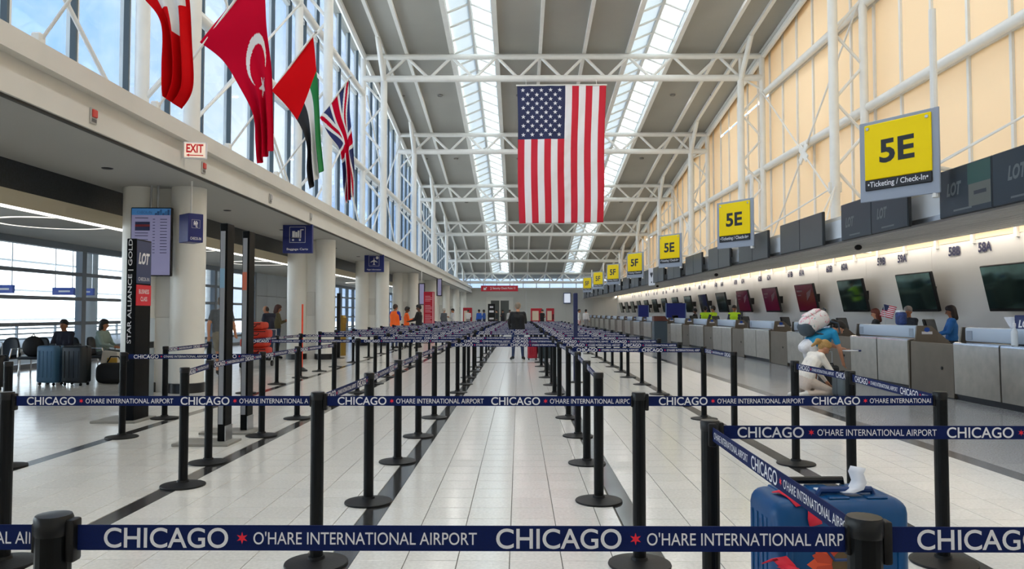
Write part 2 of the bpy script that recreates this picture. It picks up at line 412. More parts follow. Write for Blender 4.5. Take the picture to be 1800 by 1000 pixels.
# ---- side masts: pairs of tubes laced together, on both sides
mast_d = [14, 24, 34, 44, 54, 64, 74, 84]
for side, xi, xo, zb in (('glazed', -6.13, -7.08, 3.8), ('cream panel', 10.05, 11.02, 3.35)):
    for k, d in enumerate(mast_d):
        if side == 'cream panel' and d == 14: pass
        zt = chord(d) - (1.0 if d >= 34 else 1.0)
        t = thing('lattice_mast', 'white laced twin-tube mast by the %s wall, %s from the camera' % (side, ORD[k]), 'mast', (0, d, 0), 0, 'masts along the %s wall' % side)
        MB().tube((xi, 0, zb), (xi, 0, zt), .15, n=14).build('inner_tube', white_steel, t)
        MB().tube((xo, 0, zb), (xo, 0, chord(d)), .13, n=14).build('outer_tube', white_steel, t)
        z = zb + .5; s = 0
        while z < zt - .3:
            a, b = (xi, xo) if s == 0 else (xo, xi); z2 = min(z + 1.1, zt)
            MB().tube((a, 0, z), (b, 0, z2), .05, n=8).build('lacing', white_steel, t); z = z2; s = 1 - s
        if side == 'cream panel':
            MB().rbox((xi, 0, 5.45), (.4, .12, .34), .02, 1).build('bracket', white_steel, t)

# ---- upper side walls
def bayrange():
    return [(a, b) for a, b in zip(bays[:-1], bays[1:])]
glazed = struct('wall_left', None); panelw = struct('wall_right', None)
tiers = [8.0, 11.4]
def wall_quads(parent, x, zb, pane_mat, name, th):
    for a, b in bayrange():
        n = max(1, round((b - a) / (10 / 6)))
        for tz in tiers:
            if tz < min(roof(a), roof(b)) - .9: MB().box((x + th / 2, (a + b) / 2, tz), (.14, b - a, .14)).build('transom', white_steel, parent)
        for i in range(n):
            ya = a + (b - a) * i / n + .05; yb = a + (b - a) * (i + 1) / n - .05
            lv = [zb] + [t for t in tiers if t < min(roof(ya), roof(yb)) - 0.9] + [None]
            for q in range(len(lv) - 1):
                z0 = lv[q] + (.06 if q else 0); za, zc = (roof(ya) + .1, roof(yb) + .1) if lv[q + 1] is None else (lv[q + 1] - .06,) * 2
                vs = [(x, ya, z0), (x, yb, z0), (x, yb, zc), (x, ya, za)]
                m = MB(); m.add(vs + [(x + th, p[1], p[2]) for p in vs], [(0, 1, 2, 3), (7, 6, 5, 4), (0, 4, 5, 1), (1, 5, 6, 2), (2, 6, 7, 3), (3, 7, 4, 0)])
                m.build(name, pane_mat, parent)
            MB().box((x + th / 2, ya - .05, (zb + roof(ya)) / 2), (.16, .1, roof(ya) - zb + .2)).build('mullion', white_steel, parent)
wall_quads(glazed, XL - .1, 4.0, pane_m, 'pane', -.02)
wall_quads(panelw, XR, 3.3, cream_m, 'shade_panel', .03)
dark_frame = mat('dark_frame', '#4a565c', .4)
for a, b in bayrange():
    n = max(1, round((b - a) / (10 / 6)))
    for i in range(n):
        y = a + (b - a) * i / n
        MB().box((XL - .04, y - .08, (4.0 + roof(y)) / 2), (.1, .05, roof(y) - 4.0)).build('frame_edge', dark_frame, glazed)
for parent, x, s in ((glazed, -7.08, 1), (panelw, 11.12, -1)):
    for a, b in zip(mast_d[:-1], mast_d[1:]):
        for tz in tiers:
            if tz < roof(b) - .8: MB().tube((x, a, tz), (x, b, tz), .14, n=12).build('rail_tube', white_steel, parent)
    for tz in tiers: MB().tube((x, -6, tz), (x, 14, tz), .14, n=12).build('rail_tube', white_steel, parent)
    # eaves beam under the roof edge
    m = MB(); ys = [Y0 + 2 * k for k in range(48)]
    m.sweep([(x + .05 * s, y, roof(y) - .28) for y in ys], .13, 8); m.build('eaves_tube', white_steel, parent)
for parent, x in ((panelw, 10.95), (glazed, -6.95)):
    for a in (24, 44) if parent is panelw else (14, 34, 54):
        ztop = min(11.4, roof(a + 10) - .6); zbot = 4.2 if parent is glazed else 3.8
        for (za, zb_) in ((zbot, ztop), (ztop, zbot)):
            MB().tube((x, a + .2, za), (x, a + 9.8, zb_), .035, n=8).build('tie_rod', white_steel, parent)
        ang = math.atan2(ztop - zbot, 9.6)
        MB().rbox((0, 0, 0), (.06, .95, .3), .02, 1, M=TM((x, a + 5, (zbot + ztop) / 2), 0, ang)).build('gusset', white_steel, parent)
        MB().rbox((0, 0, 0), (.065, .95, .3), .02, 1, M=TM((x, a + 5, (zbot + ztop) / 2), 0, -ang)).build('gusset', white_steel, parent)
# thin diagonal stays in the first glazed bays
for a in (4, 14, 24): MB().tube((-6.9, a + .4, 4.5), (-6.9, a + 5.2, 7.9), .04, n=8).build('tie_rod', white_steel, glazed); MB().tube((-6.9, a + 9.6, 4.5), (-6.9, a + 5.0, 7.9), .04, n=8).build('tie_rod', white_steel, glazed)

# ---- balcony edge over the columns
XF = -5.45
fascia = struct('trim_1', None)
prof = [(XF, 3.80), (XF, 4.06), (XF - .10, 4.06), (XF - .10, 4.27), (XF + .04, 4.27), (XF + .04, 4.53), (XF - 1.95, 4.53), (XF - 1.95, 3.98), (XF - .2, 3.98), (XF - .2, 3.80)]
def extr(poly, ya, yb, mtl, name, parent): return MB().prism(poly, lambda a, b, t: (a, t, b), ya, yb).build(name, mtl, parent)
extr(prof[::-1], Y0, Y1, white_plaster, 'fascia', fascia)
MB().box((XF - .06, 40.5, 3.785), (.05, 95, .03)).build('shadow_gap', mat('dark_gap', '#3a3a38', .6), fascia)
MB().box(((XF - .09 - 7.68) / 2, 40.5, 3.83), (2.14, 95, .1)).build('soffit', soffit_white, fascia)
MB().box((-7.78, 40.5, 3.56), (.2, 95, .46)).build('granite_band', dark_granite, fascia)
MB().box((-7.80, 40.5, 3.205), (.28, 95, .25)).build('cream_band', cream_paint, fascia)
MB().box((-7.72, 40.5, 3.07), (.1, 95, .03)).build('light_line', mat('cove_lamp', '#ffffff', .5, emit=.8), fascia)
for d in (9, 12, 17, 21, 27, 31):
    MB().lathe([(.0001, 0), (.07, 0), (.09, .012), (.09, .02)], 12, (-6.6, d, 3.765)).build('downlight', plastic_black, fascia)
vent_m = mat('vent_slot', '#2a2a2a', .5)
# low ceiling of the waiting side
low = struct('ceiling_low', MB().box((-10.55, 40.5, 3.55), (5.3, 95, .2)).mesh('ceiling_low', mat('low_ceiling', '#d2d1cc', .6, noise=(.8, .05))))
for d in (11.5, 16.6, 23, 30, 40, 50):
    m = MB(); pts = [(-10.3 + 1.15 * math.cos(2 * math.pi * i / 40), d + 1.15 * math.sin(2 * math.pi * i / 40), 3.45) for i in range(40)]
    m.sweep(pts, .022, 8, closed=True); m.build('ring_light', mat('ring_lamp', '#fffaf0', .5, emit=.3), low)
    MB().lathe([(1.05, 0), (1.05, -.015), (.0002, -.015)], 40, (-10.3, d, 3.45)).build('ring_coffer', mat('coffer', '#b0aea9', .7), low)

# ---- lower left wall: window front to the kerbside, panels, doors
XW = -13.0
lw = struct('wall_left_lower', None)
frame_m = mat('blue_grey_frame', '#7d8894', .4)
hz = [0.42, 1.16, 1.87, 2.59]
def wfront(a, b, step):
    n = round((b - a) / step)
    for i in range(n + 1):
        MB().box((XW, a + (b - a) * i / n, 1.72), (.2, .22, 3.45)).build('mullion', frame_m, lw)
    for z in hz: MB().box((XW + .02, (a + b) / 2, z), (.14, b - a, .1)).build('transom', frame_m, lw)
    MB().box((XW, (a + b) / 2, 3.36), (.24, b - a, .18)).build('head_rail', frame_m, lw)
    MB().box((XW, (a + b) / 2, .06), (.2, b - a, .12)).build('sill', frame_m, lw)
    lv = [.12] + hz + [3.3]
    for i in range(n):
        ya = a + (b - a) * i / n + .1; yb = a + (b - a) * (i + 1) / n - .1
        for q in range(5): MB().box((XW, (ya + yb) / 2, (lv[q] + lv[q + 1]) / 2), (.02, yb - ya, lv[q + 1] - lv[q])).build('pane', pane_m, lw)
wfront(Y0, 37.0, 7.33 * .682); 
pan_m = mat('wall_panel_blue', '#b9c3cc', .35, noise=(1, .03))
for i in range(6):
    for q in range(3): MB().box((XW, 37.95 + 1.6 * i, .58 + 1.15 * q), (.12, 1.58, 1.13)).build('wall_panel', pan_m, lw)
MB().box((XW - .1, 41.95, 1.72), (.06, 9.9, 3.45)).build('backing', pan_m, lw)
wfront(46.8, 88, 2.06)

# ---- lower right wall behind the counters
rw = struct('wall_right_lower', None)
lower_m = mat('back_wall_white', '#dcdad6', .45, noise=(.7, .03), rnd=.02)
for k in range(24):
    y = -6.8 + 3.97 * k
    MB().box((XR + .12, y + 1.985, 1.66), (.2, 3.96, 3.32)).build('wall_panel', lower_m, rw)
# doorway in the back wall
door = struct('door_1', None)
dy = 11.3 * F / (1297 - VX)
MB().box((XR + .02, dy, 1.2), (.06, 1.3, 2.4)).build('opening', mat('dark_doorway', '#4c4a46', .7), door)
for s in (-1, 1): MB().box((XR - .01, dy + s * .7, 1.22), (.1, .1, 2.44)).build('door_frame', lower_m, door)
MB().box((XR - .01, dy, 2.45), (.1, 1.5, .1)).build('door_frame', lower_m, door)

# ---- far end wall, clerestory glass over it, wall behind the camera
ew = struct('wall_back', None)
end_m = mat('end_wall', '#cfcdc6', .55, rnd=.02)
for i in range(16):
    x0 = -13 + 24.6 * i / 16
    if -3.0 < x0 + .7 < -1.2: continue
    MB().box((x0 + .77, 88.1, 2.1), (1.53, .2, 4.2)).build('wall_panel', end_m, ew)
MB().box((-2.2, 88.03, 3.66), (3.06, .2, 1.05)).build('wall_panel', end_m, ew)
MB().box((-2.2, 88.22, 2.1), (4.4, .06, 4.2)).build('backing', end_m, ew)
MB().box((-.7, 87.95, 4.28), (24.8, .5, .2)).build('ledge', white_plaster, ew)
MB().box((1.9, 88.1, 5.85), (19.2, .25, .7)).build('upstand', white_plaster, ew)
for i in range(12):
    x0 = -7.2 + 18.5 * i / 12
    MB().box((x0 + .77, 88.1, 4.92), (1.44, .03, 1.1)).build('pane', pane_m, ew)
    MB().box((x0, 88.1, 4.9), (.09, .12, 1.1)).build('mullion', white_steel, ew)
bw = struct('wall_front', MB().box((-.8, Y0 - .9, 8.2), (25, .2, 16.8)).mesh('wall_front', white_plaster))

# ---- columns under the balcony
colm = {}
n_ = 0
for row, x in (('hall-side', -6.15), ('rear', -7.05)):
    for k, d in enumerate(mast_d + []):
        t = thing('round_column', 'round white column in the %s row under the balcony, %s from the camera' % (row, ORD[k]), 'column', (x, d, 0), 0, 'balcony columns')
        MB().lathe([(.305, .16), (.305, 3.79)], 36).build('shaft', column_white, t)
        MB().lathe([(.325, 0), (.325, .17), (.306, .18)], 36).build('base_ring', mat('black_base_ring', '#15161a', .3), t)
for k, d in enumerate(mast_d):
    t = thing('column_infill', 'flat cream infill panel joining the %s pair of round columns' % ORD[k], 'panel', (-6.6, d + .12, 0))
    MB().box((0, 0, 1.89), (.4, .22, 3.78)).build('panel', column_white, t)
    MB().rbox((-.02, -.12, 1.75), (.3, .02, .75), .008, 1).build('access_door', white_plaster, t)
# ================================================================== CHECK-IN SIDE
CX, CP, CL = 7.35, 3.97, 2.5           # counter front, pitch, length
NC = 19
can = thing('check_in_canopy', 'long grey slatted canopy running above the check-in counters', 'canopy', (0, 0, 0))
can_front = mat('canopy_front', '#e2e8ef', .4)
extr([(7.45, 3.2), (7.62, 3.2), (7.62, 3.62), (7.45, 3.62)], -6, 87.6, can_front, 'front_panel', can)
extr([(7.45, 3.62), (11.3, 3.72), (11.3, 3.8), (7.45, 3.7)], -6, 87.6, white_plaster, 'top_deck', can)
extr([(7.40, 3.1), (7.60, 3.1), (7.60, 3.19), (7.40, 3.19)], -6, 87.6, alu, 'gutter', can)
plank_m = mat('canopy_slat', '#eeeee9', .45, noise=(2, .05), rnd=.06)
NPL = 10
for i in range(NPL):
    xa = 7.62 + (11.0 - 7.62) * i / NPL; xb = 7.62 + (11.0 - 7.62) * (i + 1) / NPL - .035
    za = 3.12 + .24 * i / NPL; zb = 3.12 + .24 * (i + .9) / NPL
    m = MB().prism([(xa, za + .03), (xa + .02, za), (xb - .02, zb), (xb, zb + .03)], lambda a, b, t: (a, t, b), -CP / 2 + .012, CP / 2 - .012)
    me = m.mesh('soffit_slat', plank_m)
    for k in range(24): link('soffit_slat', me, can, (0, -5.4 + CP * (k + .5 * (i % 2)) + CP / 2, 0))
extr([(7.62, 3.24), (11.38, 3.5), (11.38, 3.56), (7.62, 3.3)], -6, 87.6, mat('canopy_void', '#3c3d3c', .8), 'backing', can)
MB().box((11.1, 40.5, 3.44), (.14, 93, .03)).build('light_line', mat('wall_washer', '#fff4e6', .5, emit=3.3), can)
for d in (19.2, 33, 47): MB().sphere((8.6, d, 3.12), (.09, .09, .07), 12, 8).build('camera_dome', plastic_black, can)
# tension rods from the masts to the canopy edge
for k, d in enumerate(mast_d[:7]):
    for j, dy_ in enumerate((-5, -4.4, 4.4, 5)):
        MB().tube((10.0, d + .1 * (1 if dy_ > 0 else -1), 5.45), (7.7, d + dy_, 3.66), .022, n=6).build('tie_rod', white_steel, can)

# ---- hanging screens, two side by side over each counter
scr_frame = mat('screen_edge', '#22262a', .4)
scr_grey = mat('screen_off', '#4a4c4b', .35, spec=.3, noise=(1.5, .06))
scr_navy = mat('screen_navy', '#232c33', .3, spec=.3)
ghost = mat('screen_ghost_text', '#5a6060', .4); ghost_teal = mat('screen_ghost_teal', '#1f4a43', .4); ghost_tan = mat('screen_ghost_tan', '#5c5d54', .4)
def lot(mb, M, h, cx, cz, mi=0): text_into(mb, 'LOT', M, h, h * 1.9, cx, cz, mi, offset=0.04, shear=0.25)
frame_me = MB().rbox((0, 0, 0), (1.44, .07, .80), .012, 1).mesh('housing', scr_frame)
pan_me = {0: MB().box((0, -.037, 0), (1.405, .006, .765)).mesh('panel', scr_grey), 1: MB().box((0, -.037, 0), (1.405, .006, .765)).mesh('panel', scr_navy)}
brk_me = MB().box((0, .12, .1), (.25, .2, .3)).mesh('bracket', plastic_black)
for k in range(NC):
    yf = 12.9 + 3.93 * k
    for h in (0, 1):
        yc = yf - .73 - 1.45 * h
        t = thing('hanging_screen', 'dark %s screen of the %s pair hung on the canopy edge' % (('far', 'near')[h], ORD[k]), 'screen', (7.2, yc, 3.45), -R(90), 'canopy screens')
        link('housing', frame_me, t); link('panel', pan_me[1 if k < 2 else 0], t); link('bracket', brk_me, t)
        if k < 2:
            m = MB(); M = TM((0, -.0415, 0)); lot(m, M, .22, -.28 if h == 0 or k else -.15, -.02 if k else .05)
            flat_rect(m, -.3, -.325, .2, -.295, M)
            m.build('lettering', ghost, t)
            if h == 0 and k == 0:
                m = MB(); flat_rect(m, .1, .05, .69, .38, TM((0, -.0408, 0))); flat_rect(m, .12, -.3, .69, .05, TM((0, -.0408, 0)), 1)
                flat_rect(m, .26, -.13, .58, -.07, M, 2); m.build('poster_print', [ghost_teal, ghost_tan, scr_frame], t)
# one small white airport notice on the edge
t = thing('notice_panel', 'small white notice with black pictogram on the canopy edge', 'sign', (7.2, at(1150, 480, 41).y, 3.42), -R(75))
MB().rbox((0, 0, 0), (.8, .03, .95), .02, 1).build('board', print_white, t); MB().box((0, .2, 0), (.1, .4, .1)).build('bracket', plastic_black, t)
m = MB(); flat_poly(m, [(.0, -.12), (.18, .1), (.1, .22), (0, .14), (-.1, .22), (-.18, .1)], TM((0, -.018, .05))); flat_rect(m, -.06, -.34, .06, -.26, TM((0, -.018, 0))); m.build('pictogram_print', print_black, t)

# ---- yellow counter signs standing on the canopy edge
yel = mat('sign_yellow', '#ffdf00', .5, spec=.2); sgrey = mat('sign_backing', '#9aa3b2', .5); sblack = mat('sign_black', '#16171c', .4)
for k in range(7):
    d = 13.2 + 10 * k; code = '5E' if k < 3 else '5F'
    ang = -math.atan2(1.03, .65)
    t = thing('counter_sign', 'yellow %s sign board over the counters, %s from the camera' % (code, ORD[k]), 'sign', (6.62, d, 3.2), ang, 'yellow counter signs')
    MB().rbox((0, .03, .99), (1.45, .04, 1.45), .01, 1).build('backing', sgrey, t)
    MB().tube((.62, .07, .2), (.62, .07, 3.4 if k == 0 else 2.4), .06, n=10).build('post', white_steel, t)
    MB().sweep([(.5, .07, .75), (.5, .97, .75), (.5, 1.0, .72), (.5, 1.0, .44)], .04, 8).build('arm', white_steel, t)
    b = MB().rbox((0, -.005, 1.15), (1.22, .03, 1.0), .012, 1).build('face', yel, t)
    MB().rbox((0, -.005, .555), (1.22, .03, .19), .012, 1).build('caption_strip', sblack, t)
    m = MB(); text_into(m, code, TM((0, -.023, 0)), .42, .64, 0, 1.13, offset=.03); m.build('lettering', sblack, b)
    m = MB(); text_into(m, '\u2022Ticketing / Check-In\u2022', TM((0, -.023, 0)), .13, 1.1, 0, .55, offset=.012); m.build('caption_lettering', print_white, t)
    for s in (-1, 1): MB().lathe([(.03, 0), (.03, .012), (.001, .02)], 10).build('bolt', alu, t, (s * .54, -.02, 1.58), (R(90), 0, 0))

# ---- counters
cheek = steel_dark
kick = mat('kick_plate', '#26272a', .5)
ledge_m = mat('ledge_glass', '#b4c2d2', .25, spec=.6)
def make_counter(t, brown=False):
    L = CL
    for s in (0, 1):
        m = MB(); y = -L / 2 + L / 4 + s * L / 2
        m.prism([(0, .1), (.05, .1), (.05, .94), (.035, .965), (.0, .955), (-.012, .93)][::-1], lambda a, b, q: (a, q, b), y - L / 4 + .02, y + L / 4 - .02)
        p = m.build('front_panel', steel_front, t)
        MB().prism([(-.014, .93), (-.004, .958), (.045, .972), (.09, .972), (.09, .96), (.045, .96), (.008, .948), (-.002, .925)][::-1], lambda a, b, q: (a, q, b), y - L / 4 + .02, y + L / 4 - .02).build('bright_edge', chrome, p)
    MB().box((.06, 0, .5), (.06, L - .04, .88)).build('core', kick, t)
    MB().box((.1, 0, .05), (.1, L - .02, .1)).build('kick_plate', kick, t)
    r = MB().rbox((.24, 0, 1.1), (.16, L - .12, .24), .03, 2).build('riser', ledge_m, t)
    for s in (-1, 1): MB().rbox((.157, s * (L / 2 - .2), 1.09), (.01, .16, .15), .004, 1).build('notice', mat('notice_grey', '#8b96a3', .5), r)
    MB().rbox((.42, 0, .93), (.7, L - .04, .05), .01, 1).build('worktop', steel_dark, t)
    # cheeks: stepped stainless sides
    prof = [(.0, .02), (.0, .94), (.12, .95), (.16, 1.22), (.42, 1.22), (.78, .9), (.82, .02)]
    for y in (-L / 2 - .02, L / 2 - .02 + .04 - .02):
        c = MB().prism(prof, lambda a, b, q: (a, q, b), y, y + .04).build('cheek', mat('brown_cheek', '#4a2a1f', .4) if False else cheek, t)
        if y < 0:
            m = MB(); M = TM((0, y - .002, 0)); flat_rect(m, .24, 1.06, .44, 1.11, M, 1); flat_poly(m, [(.34 + .055 * math.cos(a * .5236), 1.145 + .045 * math.sin(a * .5236)) for a in range(12)], M, 0)
            m.build('sticker_print', [mat('sticker_blue', '#1b4fb0', .5), print_white], c)
    MB().box((.75, 0, .45), (.03, L - .04, .88)).build('back_panel', kick, t)
for k in range(NC):
    yc = 12.9 - CL / 2 + CP * k
    if k == 0:
        t = thing('check_in_counter', 'x', 'counter', (CX, yc, 0), 0, 'check-in counters'); make_counter(t); proto = t
    else: t = copy_tree(proto); t.location = (CX, yc, 0)
    t['label'] = 'stainless steel check-in counter with pale riser, %s from the camera' % ORD[k]
    # bag well between two counters
    w = thing('bag_well', 'dark steel bag scale bay just beyond the %s counter' % ORD[k], 'bag scale', (CX + .35, yc + CL / 2 + .73, 0), 0, 'bag scales between counters')
    MB().rbox((-.31, 0, .47), (.05, 1.4, .92), .008, 1).build('front_panel', steel_dark, w)
    MB().box((.1, 0, .14), (.7, 1.3, .26)).build('plinth', kick, w)
    MB().box((.1, 0, .28), (.66, 1.22, .02)).build('scale_plate', alu, w)
    MB().lathe([(.03, 0), (.03, .008), (.01, .012)], 12).build('lock', plastic_black, w, (-.336, -.35, .5), (0, -R(90), 0))
# conveyor behind the counters
cv = thing('bag_conveyor', 'long black baggage conveyor running behind the check-in counters', 'conveyor', (9.7, 45, 0))
MB().box((0, 0, .2), (.8, 84, .4)).build('bed', steel_dark, cv); MB().box((0, 0, .41), (.7, 84, .02)).build('belt', plastic_black, cv)
# ---- monitors and small things on the counters
def monitor(loc, rz, label):
    t = thing('counter_monitor', label, 'monitor', loc, rz, 'agents\' monitors')
    MB().rbox((0, 0, .22), (.44, .05, .3), .012, 1, M=TM((0, 0, .24), 0, R(-14))).build('housing', plastic_black, t)
    MB().box((0, 0, 0), (.4, .01, .26), M=TM((0, -.03, .24), 0, R(-14))).build('screen', screen_black, t)
    MB().tube((0, .02, 0), (0, .03, .18), .025, n=8).build('neck', plastic_black, t); MB().rbox((0, .02, .01), (.22, .16, .02), .006, 1).build('foot', plastic_black, t)
for k in range(8):
    monitor((CX + .6, 12.9 - CL + CP * k + .35, .955), R(38), 'black tilted monitor at the near end of the %s counter' % ORD[k])
t = thing('bottle', 'clear plastic sanitiser bottle standing on the nearest counter', 'bottle', (CX + .06, at(1768, 600, 11.4).y, .972))
MB().lathe([(.045, 0), (.048, .02), (.048, .2), (.02, .26), (.018, .29)], 16).build('body', mat('clear_plastic', '#d7dde2', .15), t)
MB().lathe([(.022, .285), (.022, .33), (.008, .34), (.008, .37)], 12).build('pump', print_white, t)
t = thing('airline_stand', 'dark blue stand with white airline letters on the nearest counter', 'sign', (CX + .4, 11.4, .955), -R(62))
MB().rbox((0, 0, .32), (.62, .05, .3), .01, 1).build('board', mat('lot_navy', '#14275e', .4), t); MB().box((0, .03, .1), (.5, .04, .2)).build('foot', plastic_black, t)
m = MB(); lot(m, TM((0, -.0275, 0)), .12, -.14, .34); lot(m, TM((0, -.0275, 0)), .12, .16, .34); m.build('lettering', print_white, t)
t = thing('label_printer', 'white cone-topped desk printer beside the blue stand on nearest counter', 'printer', (CX + .42, 11.9, .955), 0)
MB().lathe([(.05, 0), (.05, .2), (.16, .42), (.16, .44)], 16).build('funnel', print_white, t); MB().rbox((.0, -.3, .03), (.3, .28, .06), .015, 1).build('keyboard', plastic_black, t)
# small stars and stripes in a holder on the second counter
t = thing('desk_flag', 'small stars and stripes flag on the second counter', 'flag', (CX + .24, 15.75, 1.22), -R(35))
MB().tube((0, 0, 0), (-.03, 0, .42), .006, n=8).build('stick', alu, t)
def deskf(u, v): return (-.02 + .24 * u - .09 * v, .012 * math.sin(6 * u), .42 - .06 * u - .24 * v)
m = MB().grid(12, 13, deskf, lambda u, v: 2 if (u < .45 and v < .5) else (0 if int(v * 13) % 2 == 0 else 1))
us_red = mat('flag_red', '#c8102e', .7); us_white = mat('flag_white', '#e9e7ea', .7); us_blue = mat('flag_blue', '#1b2550', .7)
o = m.build('cloth', [us_red, us_white, us_blue], t); sd = o.modifiers.new('thick', 'SOLIDIFY'); sd.thickness = .003
t = thing('blue_bag', 'blue and white patterned pack leaning on the second counter', 'bag', (CX + .26, 15.15, 1.22))
MB().rbox((0, 0, .13), (.14, .26, .26), .05, 3).build('body', mat('pack_blue', '#2a3f78', .6, noise=(25, .5)), t); MB().rbox((0, .02, .27), (.12, .2, .04), .018, 2).build('top_flap', print_white, t)

# ---- televisions and numbers on the back wall
tv_frame = MB().rbox((0, 0, 0), (1.84, .09, 1.08), .015, 1).mesh('housing', plastic_black)
tv_reflect = mat('tv_dark', '#62827d', .08, metal=.85, noise=(1.6, .4)); tv_maroon = mat('tv_maroon', '#5a0e25', .2, spec=.4, emit=.06); tv_mix = mat('tv_grey', '#80847f', .1, metal=.8, noise=(2, .5))  # teal metal tint put into the colour for the hall reflected in the glass
tvp = [MB().box((0, -.046, .02), (1.78, .006, .98)).mesh('picture', q) for q in (tv_reflect, tv_maroon, tv_mix)]
arm_me = MB().box((0, .2, 0), (.5, .4, .3)).mesh('wall_arm', plastic_black)
tvk = [0, 0, 0, 1, 1, 1, 0, 2, 0, 0, 0, 0, 0, 0, 0, 0, 0]
for k in range(17):
    yc = 20.9 - 4.0 + 3.99 * k
    t = thing('wall_screen', '%s television tilted from the back wall, %s from the camera' % (('dark', 'maroon', 'greyish')[tvk[k]], ORD[k]), 'television', (10.95, yc, 2.03), -R(90), 'back wall televisions')
    t.rotation_euler = (0, 0, -R(90))
    for nm, me in (('housing', tv_frame), ('picture', tvp[tvk[k]]), ('wall_arm', arm_me)):
        link(nm, me, t, None, (R(12) if nm != 'wall_arm' else 0, 0, 0))
    if tvk[k] == 1:
        m = MB(); M = TM((0, -.05, 0)); flat_rect(m, -.75, .25, -.2, .32, M); flat_rect(m, -.75, .1, -.4, .14, M); flat_poly(m, [(.1, -.1), (.5, .1), (.75, .35), (.2, .2)], M)
        m.build('picture_print', mat('maroon_print', '#8c6b70', .4), t, None, (R(12), 0, 0))
num_m = mat('number_navy', '#23264a', .5)
for k in range(15):
    for j, L_ in enumerate('AB'):
        y = 18.56 + 4.0 * k + 1.3 * j
        t = thing('counter_number', 'dark counter number %d%s on the back wall' % (58 + k, L_), 'sign', (XR - .004, y, 3.08), -R(90), 'counter numbers')
        m = MB(); text_into(m, '%d%s' % (58 + k, L_), TM((0, 0, 0)),   .25, .54, offset=.04); m.build('lettering', num_m, t)
# blue partitions further along the counters
bl = mat('partition_blue', '#1b2c86', .5)
for nm, px, d, w_ in (('wide', 1188, 42.0, 1.08), ('narrow', 1131, 53.0, .72)):
    p = at(px, 556, d)
    t = thing('blue_partition', '%s dark blue partition standing behind the far counters' % nm, 'partition', (p.x, d, 0))
    MB().rbox((0, 0, 1.0), (w_, .06, 2.0), .01, 1).build('board', bl, t)
    for s in (-1, 1): MB().box((s * w_ / 2, 0, 1.0), (.05, .08, 2.02)).build('post', mat('partition_edge', '#6f87b4', .5), t)
# tall kiosk in front of a far counter
p = at(1157, 610, 31.0)
t = thing('check_in_kiosk', 'dark slate check-in kiosk with sloped red-brown top by the counters', 'kiosk', (6.4, 34.5, 0))
MB().rbox((0, 0, .55), (.6, .5, 1.1), .02, 1).build('body', mat('slate', '#3c4a55', .4), t)
MB().prism([(-.3, 1.1), (.36, 1.1), (.2, 1.32), (-.3, 1.32)], lambda a, b, q: (a, q, b), -.26, .26).build('top', mat('redbrown', '#5a2a1e', .4), t)
# ================================================================== BELT POSTS
BELT_P, BELT_H = 0.9, 0.057
post_me = MB()
prof = []
for i in range(16):
    a = 2 * math.pi * (i + .5) / 16; prof.append((.038 * math.cos(a), .038 * math.sin(a)))
post_me.prism(prof, lambda a, b, t: (a, b, t), .03, .975)
pole_me = post_me.mesh('pole', black_m, 20)
base_me = MB().lathe([(.18, 0), (.183, .006), (.18, .014), (.12, .024), (.05, .034), (.046, .05)], 40).mesh('base', rubber_m, 50)
cap_me = MB().lathe([(.039, .952), (.041, .96), (.0415, .99), (.038, .997), (.02, .999)], 16).mesh('cap', mat('cap_black', '#0d1013', .35, spec=.4), 30)
cass_me = MB().rbox((.046, 0, .94), (.022, .036, .098), .006, 2).mesh('belt_clip', plastic_black)
catch_me = MB().rbox((.039, 0, .945), (.012, .024, .068), .004, 2).mesh('belt_catch', plastic_black)
def belt_print(L, both, ph=None):
    bm = bmesh.new(); m = MB(); s = .068 if ph is None else ph; lim = L - .012
    while s < lim:
        M = Matrix.Identity(4)
        text_into(m, 'CHICAGO', M, .046, .286, s + .143, 0, 0, res=6 if both else 3, offset=.012)
        flat_poly(m, star_pts(.014, .0055, 6), TM((s + .318, 0, 0)), 1)
        text_into(m, "O'HARE INTERNATIONAL AIRPORT", M, .029, .512, s + .6, 0, 0, res=5 if both else 2, offset=.004)
        s += BELT_P
    vs = list(m.v); fs = list(m.f); ms = list(m.m)
    keep = [i for i, f in enumerate(fs) if .01 < sum(vs[j][0] for j in f) / len(f) < lim]
    o = MB(); o.v = [(min(max(x, .01), lim), -.0022, z) for x, y, z in vs]; o.f = [fs[i] for i in keep]; o.m = [ms[i] for i in keep]
    if both:
        b = len(o.v); o.v += [(L - x, .0022, z) for x, y, z in o.v[:b]]; o.f += [tuple(b + j for j in f) for f in o.f]; o.m += o.m
    used = sorted({j for f in o.f for j in f}); mp = {j: i for i, j in enumerate(used)}
    o.v = [o.v[j] for j in used]; o.f = [tuple(mp[j] for j in f) for f in o.f]
    return o
_belt = {}
def belt_mesh(L, both, ph=None):
    k = (round(L, 2), both, ph)
    if k not in _belt:
        _belt[k] = (MB().box((k[0] / 2, 0, 0), (k[0], .003, BELT_H)).mesh('belt', navy_belt), belt_print(k[0], both, ph).mesh('lettering', [print_white, print_red]))
    return _belt[k]
POSTS = {}
def stanchion(key, x, d, label):
    t = thing('belt_post', label, 'belt post', (x, d, 0), 0, 'black belt barrier posts')
    link('base', base_me, t); link('pole', pole_me, t); link('cap', cap_me, t)
    POSTS[key] = t; return t
